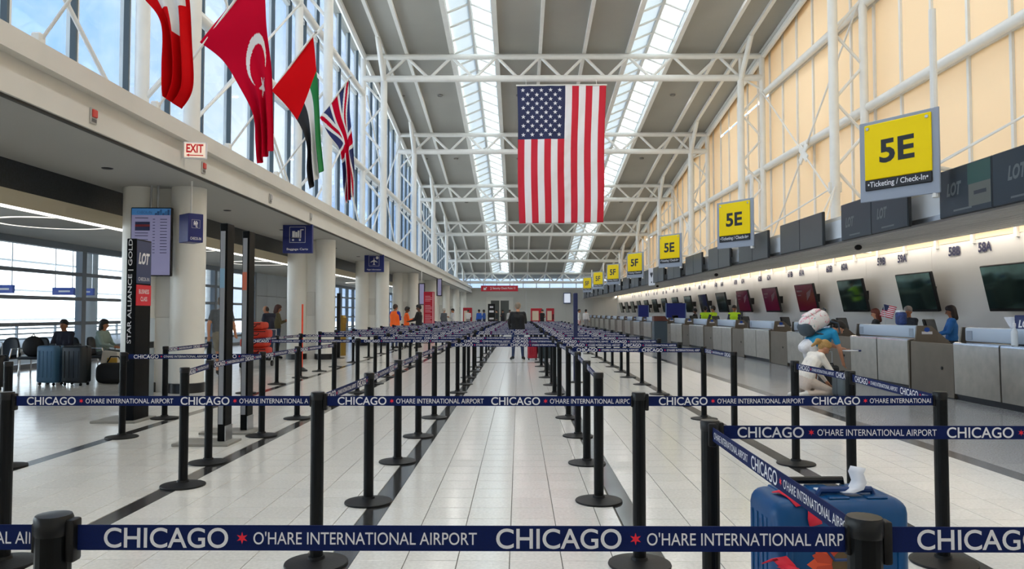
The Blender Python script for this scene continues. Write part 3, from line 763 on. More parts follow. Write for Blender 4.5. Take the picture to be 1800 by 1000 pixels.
def belt(a, b, ph=None):
    """belt drawn out of post a to post b; the lettering reads from a to b on its local -y side"""
    A = POSTS[a]; B = POSTS[b]; v = B.location - A.location; ang = math.atan2(v.y, v.x); u = v.normalized()
    L = round(v.length - .09, 2)
    bm_, pr = belt_mesh(L, A.location.y < 6.0, ph)
    o = link('belt', bm_, A, (u.x * .05, u.y * .05, .945), (0, 0, ang)); link('lettering', pr, o)
    link('belt_clip', cass_me, A, None, (0, 0, ang)); link('belt_catch', catch_me, B, None, (0, 0, ang + math.pi))
rown = {'L3': 'outer row by the waiting area', 'L2': 'row by the tall dark pylons', 'L1': 'balcony-side row of the centre aisle',
        'R1': 'counter-side row of the centre aisle', 'R2': 'row nearest the counters'}
near = {'L3': [(-4.87, 7.2), (-4.66, 8.9), (-4.91, 10.5), (-5.0, 12.2)],
        'L2': [(-3.0, 4.43), (-2.84, 6.43), (-3.03, 7.41), (-3.06, 9.03), (-3.07, 10.5), (-2.95, 12.1)],
        'L1': [(-1.18, 4.45), (-1.16, 5.88), (-1.19, 7.47), (-1.19, 9.0), (-1.18, 10.6), (-1.15, 12.25)],
        'R1': [(.70, 4.45), (.62, 5.93), (.66, 7.41), (.70, 9.03), (.69, 10.6), (.65, 12.2)],
        'R2': [(2.48, 4.5), (2.65, 6.1), (2.68, 7.4), (2.57, 9.1), (2.55, 10.5), (2.56, 12.1)]}
farx = {'L3': -4.95, 'L2': -2.98, 'L1': -1.16, 'R1': .66, 'R2': 2.52}
fard = [13.8, 15.5, 17.2, 18.9, 20.6, 22.4, 24.8, 27.2, 29.6, 32.0, 35.0, 38.0, 41.0, 44.0]
stanchion('F0', -2.9, 1.75, 'black belt post beyond the picture edge holding the front belt')
stanchion('F1', -1.07, 1.75, 'nearest large belt post cut off at the bottom corner, waiting side')
stanchion('F2', .787, 1.75, 'nearest large belt post standing before the blue suitcase')
stanchion('F3', 2.62, 1.75, 'black belt post beyond the picture edge past the blue suitcase')
stanchion('G1', .826, 3.3, 'belt post behind the front belt, just beside the blue suitcase')
stanchion('G2', 2.62, 3.3, 'black belt post at the edge of the picture toward the counters')
belt('F0', 'F1'); belt('F1', 'F2'); belt('F2', 'F3'); belt('G1', 'F2', -.31); belt('G1', 'G2')
rr = random.Random(3)
for row in near:
    pts = near[row] + [(farx[row] + rr.uniform(-.05, .05), d + rr.uniform(-.12, .12)) for d in fard]
    near[row] = pts
    for i, (x, d) in enumerate(pts):
        stanchion((row, i), x, d, 'black belt post, %s from the camera, %s' % (ORD[i], rown[row]))
def along(row, i, j):
    for k in range(i, j):
        if row[0] == 'L': belt((row, k), (row, k + 1))
        else: belt((row, k + 1), (row, k))
along('L3', 2, 3); along('L2', 1, 5); along('L1', 0, 9); along('R1', 1, 9); along('R2', 0, 2); along('R2', 3, 4); along('L3', 4, 6)
belt(('L2', 0), ('L1', 0)); belt(('L1', 0), ('R1', 0)); belt(('R1', 0), ('R2', 0))
belt(('L3', 1), ('L2', 3))
belt(('R1', 4), ('R2', 4)); belt(('R1', 5), ('R2', 5)); belt(('L1', 5), ('R1', 5))
for k in range(len(fard)):
    l3, o = 4 + k, 6 + k
    if k != 1: belt(('L3', l3), ('L2', o))
    belt(('L2', o), ('L1', o))
    if k != 2: belt(('L1', o), ('R1', o))
    belt(('R1', o), ('R2', o))
# tall navy post in the middle lane and a free-standing dark post
t = thing('tall_post', 'tall navy blue post rising above the belts beside the centre aisle', 'post', (at(1012, 700, 16).x, 16, 0))
MB().rbox((0, 0, .95), (.09, .09, 1.86), .01, 1).build('pole', mat('post_navy', '#14204f', .4), t); MB().lathe([(.17, 0), (.17, .012), (.05, .03)], 24).build('base', rubber_m, t)
t = thing('tall_post', 'tall black post between the round columns behind the barriers', 'post', (at(595, 600, 24.5).x, 24.5, 0))
MB().rbox((0, 0, 1.05), (.11, .11, 2.1), .01, 1).build('pole', plastic_black, t); MB().lathe([(.2, 0), (.2, .012), (.05, .03)], 24).build('base', rubber_m, t)
t = thing('marker_pole', 'thin orange marker pole standing beside the round column', 'pole', (at(531, 610, 19.0).x, 19.0, 0))
MB().tube((0, 0, .1), (0, 0, 1.68), .022, n=10).build('rod', mat('marker_orange', '#f0471f', .5), t); MB().lathe([(.14, 0), (.14, .03), (.03, .1)], 20).build('base', rubber_m, t)
t = thing('bollard', 'brass-coloured bollard beside the glass doors behind the columns', 'bollard', (at(602, 600, 26).x, 26, 0))
MB().lathe([(.12, 0), (.12, 1.1), (.14, 1.12), (.14, 1.3), (.08, 1.38)], 16).build('body', mat('brass', '#9a7b3a', .35, metal=.7), t)

# ================================================================== PYLONS AND SIGNS ON THE BALCONY SIDE
pyl_blk = mat('pylon_black', '#06090b', .45, spec=.12); pyl_grey = mat('pylon_grey', '#8c9096', .3)
plate_m = mat('plate_grey', '#8f8d86', .4)
def plate(t, w, d): MB().rbox((-.17, 0, .014), (w, d, .028), .004, 1).build('foot_plate', plate_m, t)
p = at(240, 735, 10.3)
t = thing('airline_totem', 'tall black totem with white airline letters and red business class plate', 'totem', (-5.2, 10.3, 0), R(0))
plate(t, .6, .6)
MB().rbox((0, 0, 1.24), (.13, .42, 2.44), .008, 1).build('body', pyl_blk, t)
m = MB(); M = Matrix.Translation((-.005, -.2125, 1.75)) @ Matrix.Rotation(-R(90), 4, 'Y')
text_into(m, 'STAR ALLIANCE | GOLD', M, .07, 1.4, 0, 0, offset=.01); m.build('vertical_lettering', mat('pylon_letters', '#cfd0d2', .4), t)
Ms = TM((.067, 0, 0), R(90))
m = MB(); flat_rect(m, -.2, 1.86, .2, 2.44, Ms); m.build('header_print', mat('pylon_navy', '#2a3a63', .35), t)
m = MB(); lot(m, TM((.069, 0, 0), R(90)), .16, 0, 2.2); text_into(m, 'CHECK-IN', TM((.069, 0, 0), R(90)), .05, .3, 0, 1.92); m.build('header_lettering', print_white, t)
b = MB().box((.068, 0, 1.7), (.01, .4, .28)).build('red_plate', mat('plate_red', '#d81f33', .4), t)
m = MB(); text_into(m, 'BUSINESS', TM((.0745, 0, 0), R(90)), .06, .28, 0, 1.75, offset=.01); text_into(m, 'CLASS', TM((.0745, 0, 0), R(90)), .06, .18, 0, 1.65, offset=.01); m.build('lettering', print_white, b)
for nm, x, d, c in (('pale blue', -3.32, 8.5, '#7fa3bd'), ('orange', -3.36, 9.3, '#c66b52')):
    t = thing('airline_totem', 'slim black pylon with grey inset and %s patch standing on steel plate' % nm, 'totem', (x, d, 0), 0)
    plate(t, .62, .42)
    MB().rbox((0, .06, 1.25), (.085, .2, 2.44), .006, 1).build('body', pyl_blk, t)
    MB().box((-.004, -.045, 1.3), (.05, .015, 2.16)).build('grey_inset', pyl_grey, t)
    MB().box((-.004, -.054, 1.85), (.052, .006, .22)).build('colour_patch', mat('patch_' + nm.split()[0], c, .4), t)
    MB().box((0.045, .06, .1), (.01, .2, .2)).build('side_plate', alu, t)
# red information totem
t = thing('information_totem', 'red information totem with white text lines amid the barriers', 'totem', (-4.32, 36.4, 0), -R(12))
plate(t, .8, .6)
MB().rbox((0, 0, 1.25), (.5, .16, 2.46), .01, 1).build('body', mat('totem_red', '#b3122e', .4), t)
m = MB()
for i in range(26):
    z = 2.25 - .075 * i
    if i in (4, 5, 11, 18): continue
    flat_rect(m, -.17, z, -.17 + (.34 if i % 3 else .26), z + .022, TM((0, -.082, 0)))
flat_rect(m, .2, .3, .245, 2.45, TM((0, -.083, 0))); m.build('text_print', mat('totem_print', '#dfa9b2', .5), t)

# portrait display on the first column pair
t = thing('flight_display', 'portrait information display with pale list hung before the first columns', 'display', (-6.62, 13.55, 2.74), R(4))
MB().rbox((0, 0, 0), (.72, .08, 1.24), .012, 1).build('housing', plastic_black, t)
MB().box((0, -.042, 0), (.68, .006, 1.2)).build('panel', mat('display_lilac', '#8583a6', .3, emit=.08), t)
m = MB(); M = TM((0, -.0465, 0)); flat_rect(m, -.34, .48, .34, .6, M, 0)
text_into(m, 'CHECK-IN', M, .05, .26, -.12, .53, 1); flat_rect(m, -.28, .2, -.02, .36, M, 2); flat_rect(m, -.28, .27, -.02, .31, M, 3)
for i in range(6): flat_poly(m, [(.06 + .045 * i, .48), (.1 + .045 * i, .48), (.1 + .045 * i, .52 + .03 * (i % 3)), (.06 + .045 * i, .52 + .03 * (i % 3))], M, 1)
for i in range(12):
    z = .4 - .055 * i; flat_rect(m, .03, z, .07, z + .012, M, 1); flat_rect(m, .16, z, .28, z + .012, M, 1)
for z in (.42, .15, .1, .03, -.03): flat_rect(m, -.28, z, -.05, z + .014, M, 1)
m.build('list_print', [mat('display_blue', '#3f76ad', .4, emit=.08), mat('display_ink', '#3a3c5c', .5), mat('display_navy', '#27305c', .4), mat('display_red', '#b04048', .4)], t)
for s in (-.12, .0): MB().tube((s + .06, .08, .6), (s + .06, .1, 1.05), .02, n=8).build('conduit', alu, t)
t = thing('waste_bin', 'slim grey bin with dark slot standing between the first columns', 'bin', (-6.62, 13.4, 0))
MB().rbox((0, 0, .42), (.22, .2, .84), .01, 1).build('body', mat('bin_grey', '#8d99a3', .4), t); MB().box((0, -.005, .9), (.2, .19, .12)).build('slot', plastic_black, t); MB().rbox((0, 0, 1.16), (.22, .2, .42), .01, 1).build('hood', mat('bin_pale', '#b9c6d2', .35), t)
# hanging blue signs
blue_s = mat('sign_blue', '#16246e', .4)
def ico_luggage(m, M, s, cz):
    for (x0, z0, x1, z1) in ((-.5, -.3, .15, -.22), (-.42, -.2, -.2, .3), (-.18, -.2, 0, .22), (.02, -.2, .16, .34), (.22, -.3, .3, .42), (.22, .36, .5, .44), (-.5, -.3, .3, -.24)): flat_rect(m, x0 * s, cz + z0 * s, x1 * s, cz + z1 * s, M)
    for x in (-.35, .2): flat_poly(m, [(x * s + .09 * s * math.cos(a * .7854), cz - .42 * s + .09 * s * math.sin(a * .7854)) for a in range(8)], M)
def ico_plane(m, M, s, cz):
    flat_poly(m, [(s * x, cz + s * z) for x, z in ((-.06, .1), (0, .48), (.06, .1), (.42, -.12), (.42, -.2), (.06, -.08), (.05, -.36), (.16, -.46), (.16, -.5), (0, -.46), (-.16, -.5), (-.16, -.46), (-.05, -.36), (-.06, -.08), (-.42, -.2), (-.42, -.12))], M)
    flat_poly(m, [(s * (.38 + .18 * math.cos(a * .6283)), cz + s * (.38 + .18 * math.sin(a * .6283))) for a in range(10)], M)
def ico_desk(m, M, s, cz):
    for c in (-.22, .08): flat_poly(m, [(s * (c + .1 * math.cos(a * .7854)), cz + s * (.38 + .1 * math.sin(a * .7854))) for a in range(8)], M)
    for (x0, z0, x1, z1) in ((-.36, -.05, .0, .26), (-.02, -.5, .1, .26), (.1, -.5, .32, -.4), (.14, -.02, .3, .3), (-.36, -.2, .3, -.1)): flat_rect(m, x0 * s, cz + z0 * s, x1 * s, cz + z1 * s, M)
def ring(m, M, w, h, cz, th):
    for a in ((-w, cz - h, w, cz - h + th), (-w, cz + h - th, w, cz + h), (-w, cz - h, -w + th, cz + h), (w - th, cz - h, w, cz + h)): flat_rect(m, *a, M)
def hang_sign(label, px, py, d, w, h, icon, words, rz=0, depth=.12):
    p = at(px, py, d)
    t = thing('hanging_sign', label, 'sign', tuple(p), rz)
    MB().rbox((0, 0, 0), (w, depth, h), .008, 1).build('box', blue_s, t)
    MB().tube((0, 0, h / 2), (0, 0, 3.79 - p.z), .018, n=8).build('rod', white_steel, t)
    m = MB(); M = TM((0, -depth / 2 - .003, 0)); s = w * .42; icon(m, M, s, h * .14); ring(m, M, w * .27, w * .27, h * .14, w * .012)
    text_into(m, words, M, h * .1, w * .72, 0, -h * .37, offset=.01); m.build('lettering', print_white, t)
hang_sign('blue hanging check-in sign with desk pictogram before the first column', 336, 402, 13.2, .27, .5, ico_desk, 'CHECK-IN', R(48), .36)
hang_sign('blue hanging Baggage Carts sign with cart pictogram', 524, 420, 19.9, .78, .76, ico_luggage, 'Baggage Carts')
hang_sign('blue hanging Flight Information sign with plane pictogram', 658, 463, 30.4, .78, .7, ico_plane, 'Flight Information')
# EXIT sign and alarms on the balcony edge
p = at(314, 265, XF / (314 - VX) * F)
t = thing('exit_sign', 'lit red EXIT sign with arrow on the balcony edge', 'sign', (XF + .21, p.y, p.z), R(12))
MB().rbox((0, 0, 0), (.36, .07, .27), .01, 1).build('housing', print_white, t); MB().box((-.12, .03, 0), (.1, .05, .1)).build('bracket', alu, t); MB().box((0, -.037, 0), (.32, .006, .23)).build('face', mat('exit_face', '#f6e4d2', .4, emit=.1), t)
m = MB(); M = TM((0, -.042, 0)); text_into(m, 'EXIT', M, .14, .26, 0, .03, offset=.03); flat_rect(m, -.09, -.09, .13, -.075, M); flat_poly(m, [(-.13, -.082), (-.085, -.105), (-.085, -.06)], M); m.build('lettering', mat('exit_red', '#b01018', .4, emit=.12), t)
for i, (px, py) in enumerate(((152, 204), (351, 295), (471, 349), (543, 381))):
    d = XF / (px - VX) * F; p = at(px, py, d)
    t = thing('fire_alarm', 'small %s alarm plate on the balcony edge, %s from the camera' % ('red and grey' if i < 2 else 'grey', ORD[i]), 'alarm', (XF + .012, d, p.z), R(90), 'alarms on the balcony edge')
    MB().rbox((0, 0, 0), (.14, .02, .2), .004, 1).build('plate', mat('alarm_grey', '#b4b2ae', .5), t)
    MB().rbox((0, -.02, .03), (.1, .03, .1), .008, 1).build('strobe', mat('alarm_red', '#d4473f', .4) if i < 2 else alu, t); MB().box((0, -.012, -.06), (.1, .006, .04)).build('caption', mat('alarm_dark', '#6b6a68', .5), t)
# far red security sign
p = at(878, 507, 64)
t = thing('security_sign', 'long red hanging Security Check Point sign at far end', 'sign', tuple(p))
MB().rbox((0, 0, 0), (3.14, .12, .49), .01, 1).build('box', mat('sec_red', '#b8182c', .4), t)
m = MB(); M = TM((0, -.065, 0)); text_into(m, '2', M, .2, .12, -.72, 0); text_into(m, 'Security Check Point 11', M, .24, 1.9, .38, 0, offset=.01); flat_poly(m, [(-1.35, -.12), (-1.1, -.12), (-1.17, -.05), (-1.05, .07), (-1.12, .13), (-1.23, .01), (-1.33, .1)], M); m.build('lettering', print_white, t)
for s in (-1.2, 1.2): MB().tube((s, 0, .2), (s, 0, chord(64) - 1.1 - p.z), .02, n=6).build('rod', white_steel, t)
# ================================================================== FLAGS
def lerp_curve(pts, v):
    s = v * (len(pts) - 1); i = min(int(s), len(pts) - 2); f = s - i
    p = pts[max(i - 1, 0)]; q = pts[i]; r = pts[i + 1]; w = pts[min(i + 2, len(pts) - 1)]
    return tuple(.5 * (2 * q[k] + (r[k] - p[k]) * f + (2 * p[k] - 5 * q[k] + 4 * r[k] - w[k]) * f * f + (3 * q[k] - p[k] - 3 * r[k] + w[k]) * f ** 3) for k in (0, 1))
# large stars and stripes below the first truss
fd = 33.5; tl = at(909, 151, fd); tr_ = at(1065, 150, fd); bl_ = at(912, 393, fd); br_ = at(1060, 391, fd)
t = thing('hanging_flag', 'huge stars and stripes flag hung vertically under the nearest truss', 'flag', tuple(tl))
def usf(u, v):
    p = tl.lerp(tr_, u).lerp(bl_.lerp(br_, u), v) - tl
    p.y += .05 * math.sin(9 * u + 3 * v) * (.3 + v) + .02 * math.sin(31 * u + 17 * v) + .012 * math.sin(70 * v + 40 * u) * (1 if .5 < u < .65 else .3); p.x += .02 * math.sin(7 * v + 2 * u); return p
uc = 7 / 13; vc = .39
def us_m(u, v): return 2 if (u < uc and v < vc) else (0 if int(u * 13) % 2 == 0 else 1)
NU, NV = 52, 100
o = MB().grid(NU, NV, usf, us_m).build('cloth', [us_red, us_white, us_blue], t, sharp=80); o.modifiers.new('thick', 'SOLIDIFY').thickness = .006
m = MB()
for r_ in range(11):
    n = 5 if r_ % 2 == 0 else 4
    for c in range(n):
        uu = uc * ((2 * c + 1.2 + (1 if n == 4 else 0)) / 10.4); vv = vc * (r_ + 1) / 12
        p = usf(uu, vv); flat_poly(m, [(a, b) for a, b in star_pts(.105, .042)], Matrix.Translation((p.x, p.y - .03, p.z)))
m.build('star_print', print_white, o)
MB().tube((-.05, 0, .02), ((tr_ - tl).x + .05, 0, (tr_ - tl).z + .02), .035, n=10).build('top_bar', white_steel, t)
for s in (.1, .9): q = tl.lerp(tr_, s) - tl; MB().tube((q.x, 0, q.z), (q.x, .5, 12.1 - tl.z), .012, n=6).build('cord', white_steel, t)
# flags of other nations on slanted poles along the balcony
tk_red = mat('cloth_red', '#c4002a', .8, spec=.1); f_white = mat('cloth_white', '#e4e3e2', .7); f_black = mat('cloth_black', '#17181b', .7); f_green = mat('cloth_green', '#0c7a3c', .7); f_blue = mat('cloth_navy', '#1a2360', .7); ch_red = mat('cloth_scarlet', '#d0050f', .8, spec=.1)
def pat_turk(u, v):
    x = (v - .43) / .135; y = (u - .42) / .3
    if x * x + y * y < 1 and ((v - .465) / .115) ** 2 + ((u - .42) / .245) ** 2 > 1: return 1
    a, b = (v - .575) / .055, (u - .42) / .14
    r = math.hypot(a, b); th = math.atan2(b, a)
    if r < 1:
        k = abs(((th + math.pi) / (2 * math.pi / 5)) % 1 - .5) * 2
        if r < .42 + .58 * max(0, k - .35) / .65: return 1
    return 0
def pat_uae(u, v): return 0 if v < .33 else (1 if u < .34 else (2 if u < .64 else 3))
def pat_swiss(u, v): return 1 if (abs(u - .45) < .14 and abs(v - .42) < .2) or (abs(v - .42) < .07 and abs(u - .45) < .33) else 0
def pat_uk(u, v):
    x, y = (v - .5) * 2, (u - .5) * 2
    if abs(x) < .1 or abs(y) < .2: return 0
    if abs(x) < .17 or abs(y) < .34: return 1
    s = y - x; q = y + x
    k = s if x * y > 0 else q
    if abs(k) < .09: return 0
    if abs(k) < .24: return 1
    return 2
FL = [('tall scarlet flag with white cross, nearest the camera', 8.5, [(310, -265), (322, -150), (330, -40), (333, 60), (336, 150), (312, 187)], [(168, -82), (215, -40), (256, 0), (285, 42), (290, 120), (291, 172)], pat_swiss, [ch_red, f_white]),
      ('red flag with white crescent and star', 11.3, [(459, -63), (466, 0), (470, 60), (476, 130), (478, 200), (477, 262)], [(352, 75), (390, 105), (420, 150), (445, 200), (452, 250), (455, 290)], pat_turk, [tk_red, f_white]),
      ('red flag with hanging green, white and black bands', 14.15, [(550, 62), (554, 100), (558, 140), (560, 190), (563, 245), (567, 298)], [(478, 160), (505, 188), (530, 225), (540, 258), (541, 300), (546, 334)], pat_uae, [ch_red, f_green, f_white, f_black]),
      ('navy flag with red and white crosses, farthest of the pole flags', 17.0, [(612, 140), (614, 180), (617, 220), (620, 260), (622, 300), (619, 345)], [(563, 207), (577, 235), (597, 262), (602, 290), (605, 330), (610, 358)], pat_uk, [tk_red, f_white, f_blue])]
for lab, d, rc, lc, pat, mats in FL:
    base = Vector((XF - .05, d, 4.53)); tip = at(*rc[0], d); hb = at(*lc[0], d)
    t = thing('pole_flag', lab + ', on a balcony pole', 'flag', tuple(base))
    ext = tip + (tip - hb).normalized() * .08
    MB().tube((0, 0, 0), ext - base, .02, n=10).build('pole', white_steel, t); MB().sphere(ext - base, .035).build('finial', alu, t); MB().rbox((0, 0, .05), (.12, .12, .16), .02, 1).build('socket', white_steel, t)
    def ff(u, v):
        a = at(*lerp_curve(rc, v), d); b = at(*lerp_curve(lc, v), d); p = a.lerp(b, u)
        w = (b - a).length; A = .02 + .075 * min(1, v * 2.2) * max(.25, 1 - w / 1.6)
        p.y += A * math.sin(u * 2 * math.pi * 2.6 + 1.2 * v) * min(1, max(0, v - .3) * 2.2) + .02 * math.sin(14 * v + 5 * u); return p - base
    o = MB().grid(90, 140, ff, pat).build('cloth', mats, t, sharp=80); o.modifiers.new('thick', 'SOLIDIFY').thickness = .004

# ================================================================== LUGGAGE
def suitcase(label, loc, rz, w, dp, h, col, group=None, grip=False, rough=.35, cat='suitcase'):
    t = thing('suitcase', label, cat, loc, rz, group); c = mat('case_' + col[1:], col, rough, noise=(2, .06)); wh = .055
    sh = MB().rbox((0, 0, wh + (h - wh) / 2), (w, dp, h - wh), min(w, dp) * .16, 3).build('shell', c, t)
    for i in range(4):
        x = -w * .33 + w * .22 * i; MB().rbox((x, -dp / 2 - .003, wh + (h - wh) / 2), (.03, .014, (h - wh) * .72), .006, 1).build('rib', c, sh)
    MB().rbox((0, 0, wh + (h - wh) / 2), (w + .006, .016, h - wh + .006), min(w, dp) * .16 * .9 if False else .007, 1).build('zipper_band', plastic_black, t)
    for sx in (-1, 1):
        for sy in (-1, 1): MB().tube((sx * w * .38 - .012, sy * dp * .32, .03), (sx * w * .38 + .012, sy * dp * .32, .03), .03, n=12).build('wheel', plastic_black, t)
    m = MB(); m.sweep([(-.09, 0, h - .01), (-.08, 0, h + .03), (.08, 0, h + .03), (.09, 0, h - .01)], .012, 6); m.build('handle', plastic_black, t)
    if grip:
        m = MB(); m.sweep([(-.1, dp * .25, h - .02), (-.1, dp * .25, h + .24), (.1, dp * .25, h + .24), (.1, dp * .25, h - .02)], .01, 6); m.build('pull_handle', alu, t)
    return t
# the big blue case in the front queue
bc = mat('case_cobalt', '#03487c', .35, spec=.35, noise=(3, .05)); bc2 = mat('case_cobalt_dark', '#06366f', .35)
t = thing('suitcase', 'large cobalt blue hard suitcase with red bows and gerbera decal', 'suitcase', (1.145, 2.86, 0), R(3))
sh = MB().rbox((0, 0, .425), (.5, .29, .74), .055, 4).build('shell', bc, t)
for z in (.2, .36, .5, .62):
    m = MB(); m.sweep([(-.2, -.146, z + .02), (-.08, -.146, z + .02), (-.04, -.146, z - .03), (.06, -.146, z - .03), (.1, -.146, z + .02), (.21, -.146, z + .02)], .006, 6); m.build('moulded_groove', bc2, sh)
for x in (-.2, .2): MB().rbox((x, -.145, .42), (.025, .014, .55), .006, 2).build('moulded_rib', bc, sh)
for y in (-.06, -.02, .03, .08): MB().rbox((-.25, y, .42), (.01, .02, .6), .004, 2).build('side_rib', bc, sh)
for x in (-.14, 0, .14): MB().rbox((x, 0, .795), (.08, .22, .008), .004, 1).build('top_rib', bc, sh)
m = MB(); m.sweep([(-.246, y, z) for y, z in ((0.0, .1), (0.0, .7))], .006, 6); m.build('zipper', bc2, t)
m = MB(); m.sweep([(-.06, -.06, .79), (-.05, -.06, .815), (.14, -.06, .815), (.15, -.06, .79)], .012, 8); m.build('top_handle', bc2, t)
m = MB(); m.sweep([(-.11, .1, .78), (-.11, .1, .815), (.11, .1, .815), (.11, .1, .78)], .014, 8); m.build('pull_handle', plastic_black, t)
for sx in (-1, 1):
    for sy in (-1, 1): MB().tube((sx * .19 - .015, sy * .1, .03), (sx * .19 + .015, sy * .1, .03), .03, n=14).build('wheel', plastic_black, t)
gb = MB(); fl_c = (.0, .475)
for i in range(24):
    a = 2 * math.pi * i / 24; c, s_ = math.cos(a), math.sin(a); L1 = .14 if i % 2 == 0 else .125
    pts = [(fl_c[0] + c * .045 - s_ * .012, fl_c[1] + s_ * .045 + c * .012), (fl_c[0] + c * .045 + s_ * .012, fl_c[1] + s_ * .045 - c * .012), (fl_c[0] + c * L1 * .8 + s_ * .02, fl_c[1] + s_ * L1 * .8 - c * .02), (fl_c[0] + c * L1, fl_c[1] + s_ * L1), (fl_c[0] + c * L1 * .8 - s_ * .02, fl_c[1] + s_ * L1 * .8 + c * .02)]
    flat_poly(gb, pts, TM((0, -.1462 - .0004 * (i % 2), .1)), i % 2)
flat_poly(gb, [(fl_c[0] + .05 * math.cos(k * .314), fl_c[1] + .05 * math.sin(k * .314)) for k in range(20)], TM((0, -.1475, .1)), 2)
flat_poly(gb, [(-.14 + .04 * math.cos(k * .9), .32 + .03 * math.sin(k * .9)) for k in range(7)], TM((0, -.1475, .1)), 0)
gb.build('gerbera_print', [mat('gerbera', '#e2552a', .5), mat('gerbera_dark', '#c4401f', .5), mat('gerbera_eye', '#5a4526', .6)], t)
bow = mat('ribbon_red', '#e5243f', .6)
def ribbon(pts, w, parent):
    m = MB(); pts = [Vector(p) for p in pts]
    m.grid(1, len(pts) - 1, lambda u, v: pts[round(v * (len(pts) - 1))] + Vector(((u - .5) * w, 0, (u - .5) * w * .25)))
    o = m.build('ribbon', bow, parent); o.modifiers.new('thick', 'SOLIDIFY').thickness = .004
ribbon([(-.19, -.02, .802), (-.18, -.06, .812), (-.165, -.1, .803), (-.15, -.14, .78)], .045, t)
ribbon([(-.12, -.13, .805), (-.115, -.157, .775), (-.118, -.16, .745), (-.11, -.155, .715)], .045, t)
ribbon([(-.28, -.16, .59), (-.25, -.175, .61), (-.22, -.17, .58), (-.2, -.165, .55)], .05, t)
ribbon([(-.24, -.17, .58), (-.2, -.18, .57), (-.17, -.175, .5), (-.165, -.17, .4)], .035, t)
MB().rbox((-.23, -.165, .48), (.09, .012, .14), .004, 1).build('blue_tag', mat('tag_blue', '#1a22c8', .4), t)
m = MB()
tag_pts = [(.0, .0, .81), (.03, -.02, .812), (.06, -.03, .826), (.072, -.03, .85), (.066, -.02, .88), (.075, -.02, .9)]
m.grid(1, 5, lambda u, v: Vector(tag_pts[round(v * 5)]) + Vector((-.005 + .01 * u, -.03 + .075 * u * 0 - .05 * u, 0)) + Vector((.022 * u, 0, .0)))
o = m.build('paper_tag', print_white, t); o.modifiers.new('thick', 'SOLIDIFY').thickness = .002
m = MB(); flat_rect(m, .078, .884, .096, .889, TM((0, -.058, 0))); m.build('tag_print', print_black, t)
MB().box((.0, -.02, .806), (.09, .05, .004)).build('paper_slip', print_white, t)

# waiting area
suitcase('steel blue upright suitcase beside the waiting chairs', (-9.48, 15.3, 0), R(-15), .46, .3, .80, '#4b7596', None, False, .5)
suitcase('dark charcoal upright suitcase touching the steel blue one', (-8.93, 15.25, 0), R(-8), .46, .32, .80, '#1d2429')
suitcase('black suitcase at the picture edge near the waiting chairs', (-9.95, 14.3, 0), R(10), .42, .3, .66, '#111214', None, True)
suitcase('small red suitcase beside the standing man in black', (.42, 23.6, 0), R(5), .3, .24, .56, '#a3152c', None, False)
suitcase('dark green wide suitcase just past the red one', (.85, 23.5, 0), R(-5), .5, .28, .62, '#1b2b30', None, False)
suitcase('open grey cabin suitcase before the kneeling woman', (5.52, 12.95, 0), R(20), .3, .28, .44, '#5b6468', None, False)
suitcase('dark cabin suitcase between the two women at the counters', (5.56, 13.68, 0), R(5), .3, .25, .52, '#1c2024', None, True)
t = thing('holdall', 'bulky black bag lying on the floor by the waiting chairs', 'bag', (-8.35, 15.6, 0))
MB().rbox((0, 0, .22), (.66, .42, .42), .14, 4).build('body', mat('bag_black', '#0d0e10', .7), t); m = MB(); m.sweep([(-.15, 0, .44), (-.08, 0, .56), (.08, 0, .56), (.15, 0, .44)], .015, 6); m.build('handle', plastic_black, t)
t = thing('shopping_bag', 'pale paper shopping bag beside the seated woman', 'bag', (-8.72, 16.1, 0), R(10))
MB().prism([(-.2, 0), (.2, 0), (.17, .62), (-.12, .66)], lambda a, b, q: (a, q, b), -.08, .08).build('body', mat('paper_bag', '#cfcac0', .7), t); MB().rbox((.08, -.09, .45), (.2, .04, .12), .015, 1).build('contents', mat('mustard', '#c59a3c', .6), t)
t = thing('rucksack', 'black rucksack resting on the waiting chair', 'bag', (-11.3, 17.55, .456))
MB().sphere((0, 0, .22), (.24, .17, .25), 18, 12).build('body', mat('bag_black'), t); m = MB(); m.sweep([(-.05, 0, .45), (0, 0, .52), (.05, 0, .45)], .012, 6); m.build('loop', plastic_black, t)
# waiting chairs
seat_m = mat('chair_black', '#15181b', .45)
def chair(label, loc, rz):
    t = thing('waiting_chair', label, 'chair', loc, rz, 'black waiting chairs')
    MB().rbox((0, .02, .42), (.5, .48, .07), .03, 2).build('seat', seat_m, t)
    def bk(u, v): a = (u - .5); w = .25 * (1 - .35 * v * v); return (a * 2 * w, -.22 - .1 * v + .16 * a * a, .44 + .44 * v - .08 * v * (2 * a) ** 4)
    o = MB().grid(10, 8, bk).build('backrest', seat_m, t); o.modifiers.new('thick', 'SOLIDIFY').thickness = .035
    for s in (-1, 1):
        m = MB(); m.sweep([(s * .26, -.2, .42), (s * .28, -.18, .63), (s * .28, .16, .63), (s * .26, .2, .42)], .018, 6); m.build('armrest', chrome, t)
        for y in (-.2, .2): MB().tube((s * .2, y, .4), (s * .23, y * 1.1, 0), .017, n=8).build('leg', chrome, t)
for i, (x, y, a) in enumerate(((-11.95, 17.5, 180), (-11.3, 17.6, 180), (-10.65, 17.7, 180), (-10.0, 18.1, -90), (-9.3, 18.7, 180), (-8.75, 19.3, 180), (-11.2, 14.6, 180))):
    chair('black waiting chair by the window front, %s counted from the wall' % ORD[i] if i < 6 else 'black waiting chair at the picture edge near the window front', (x, y, 0), R(a))
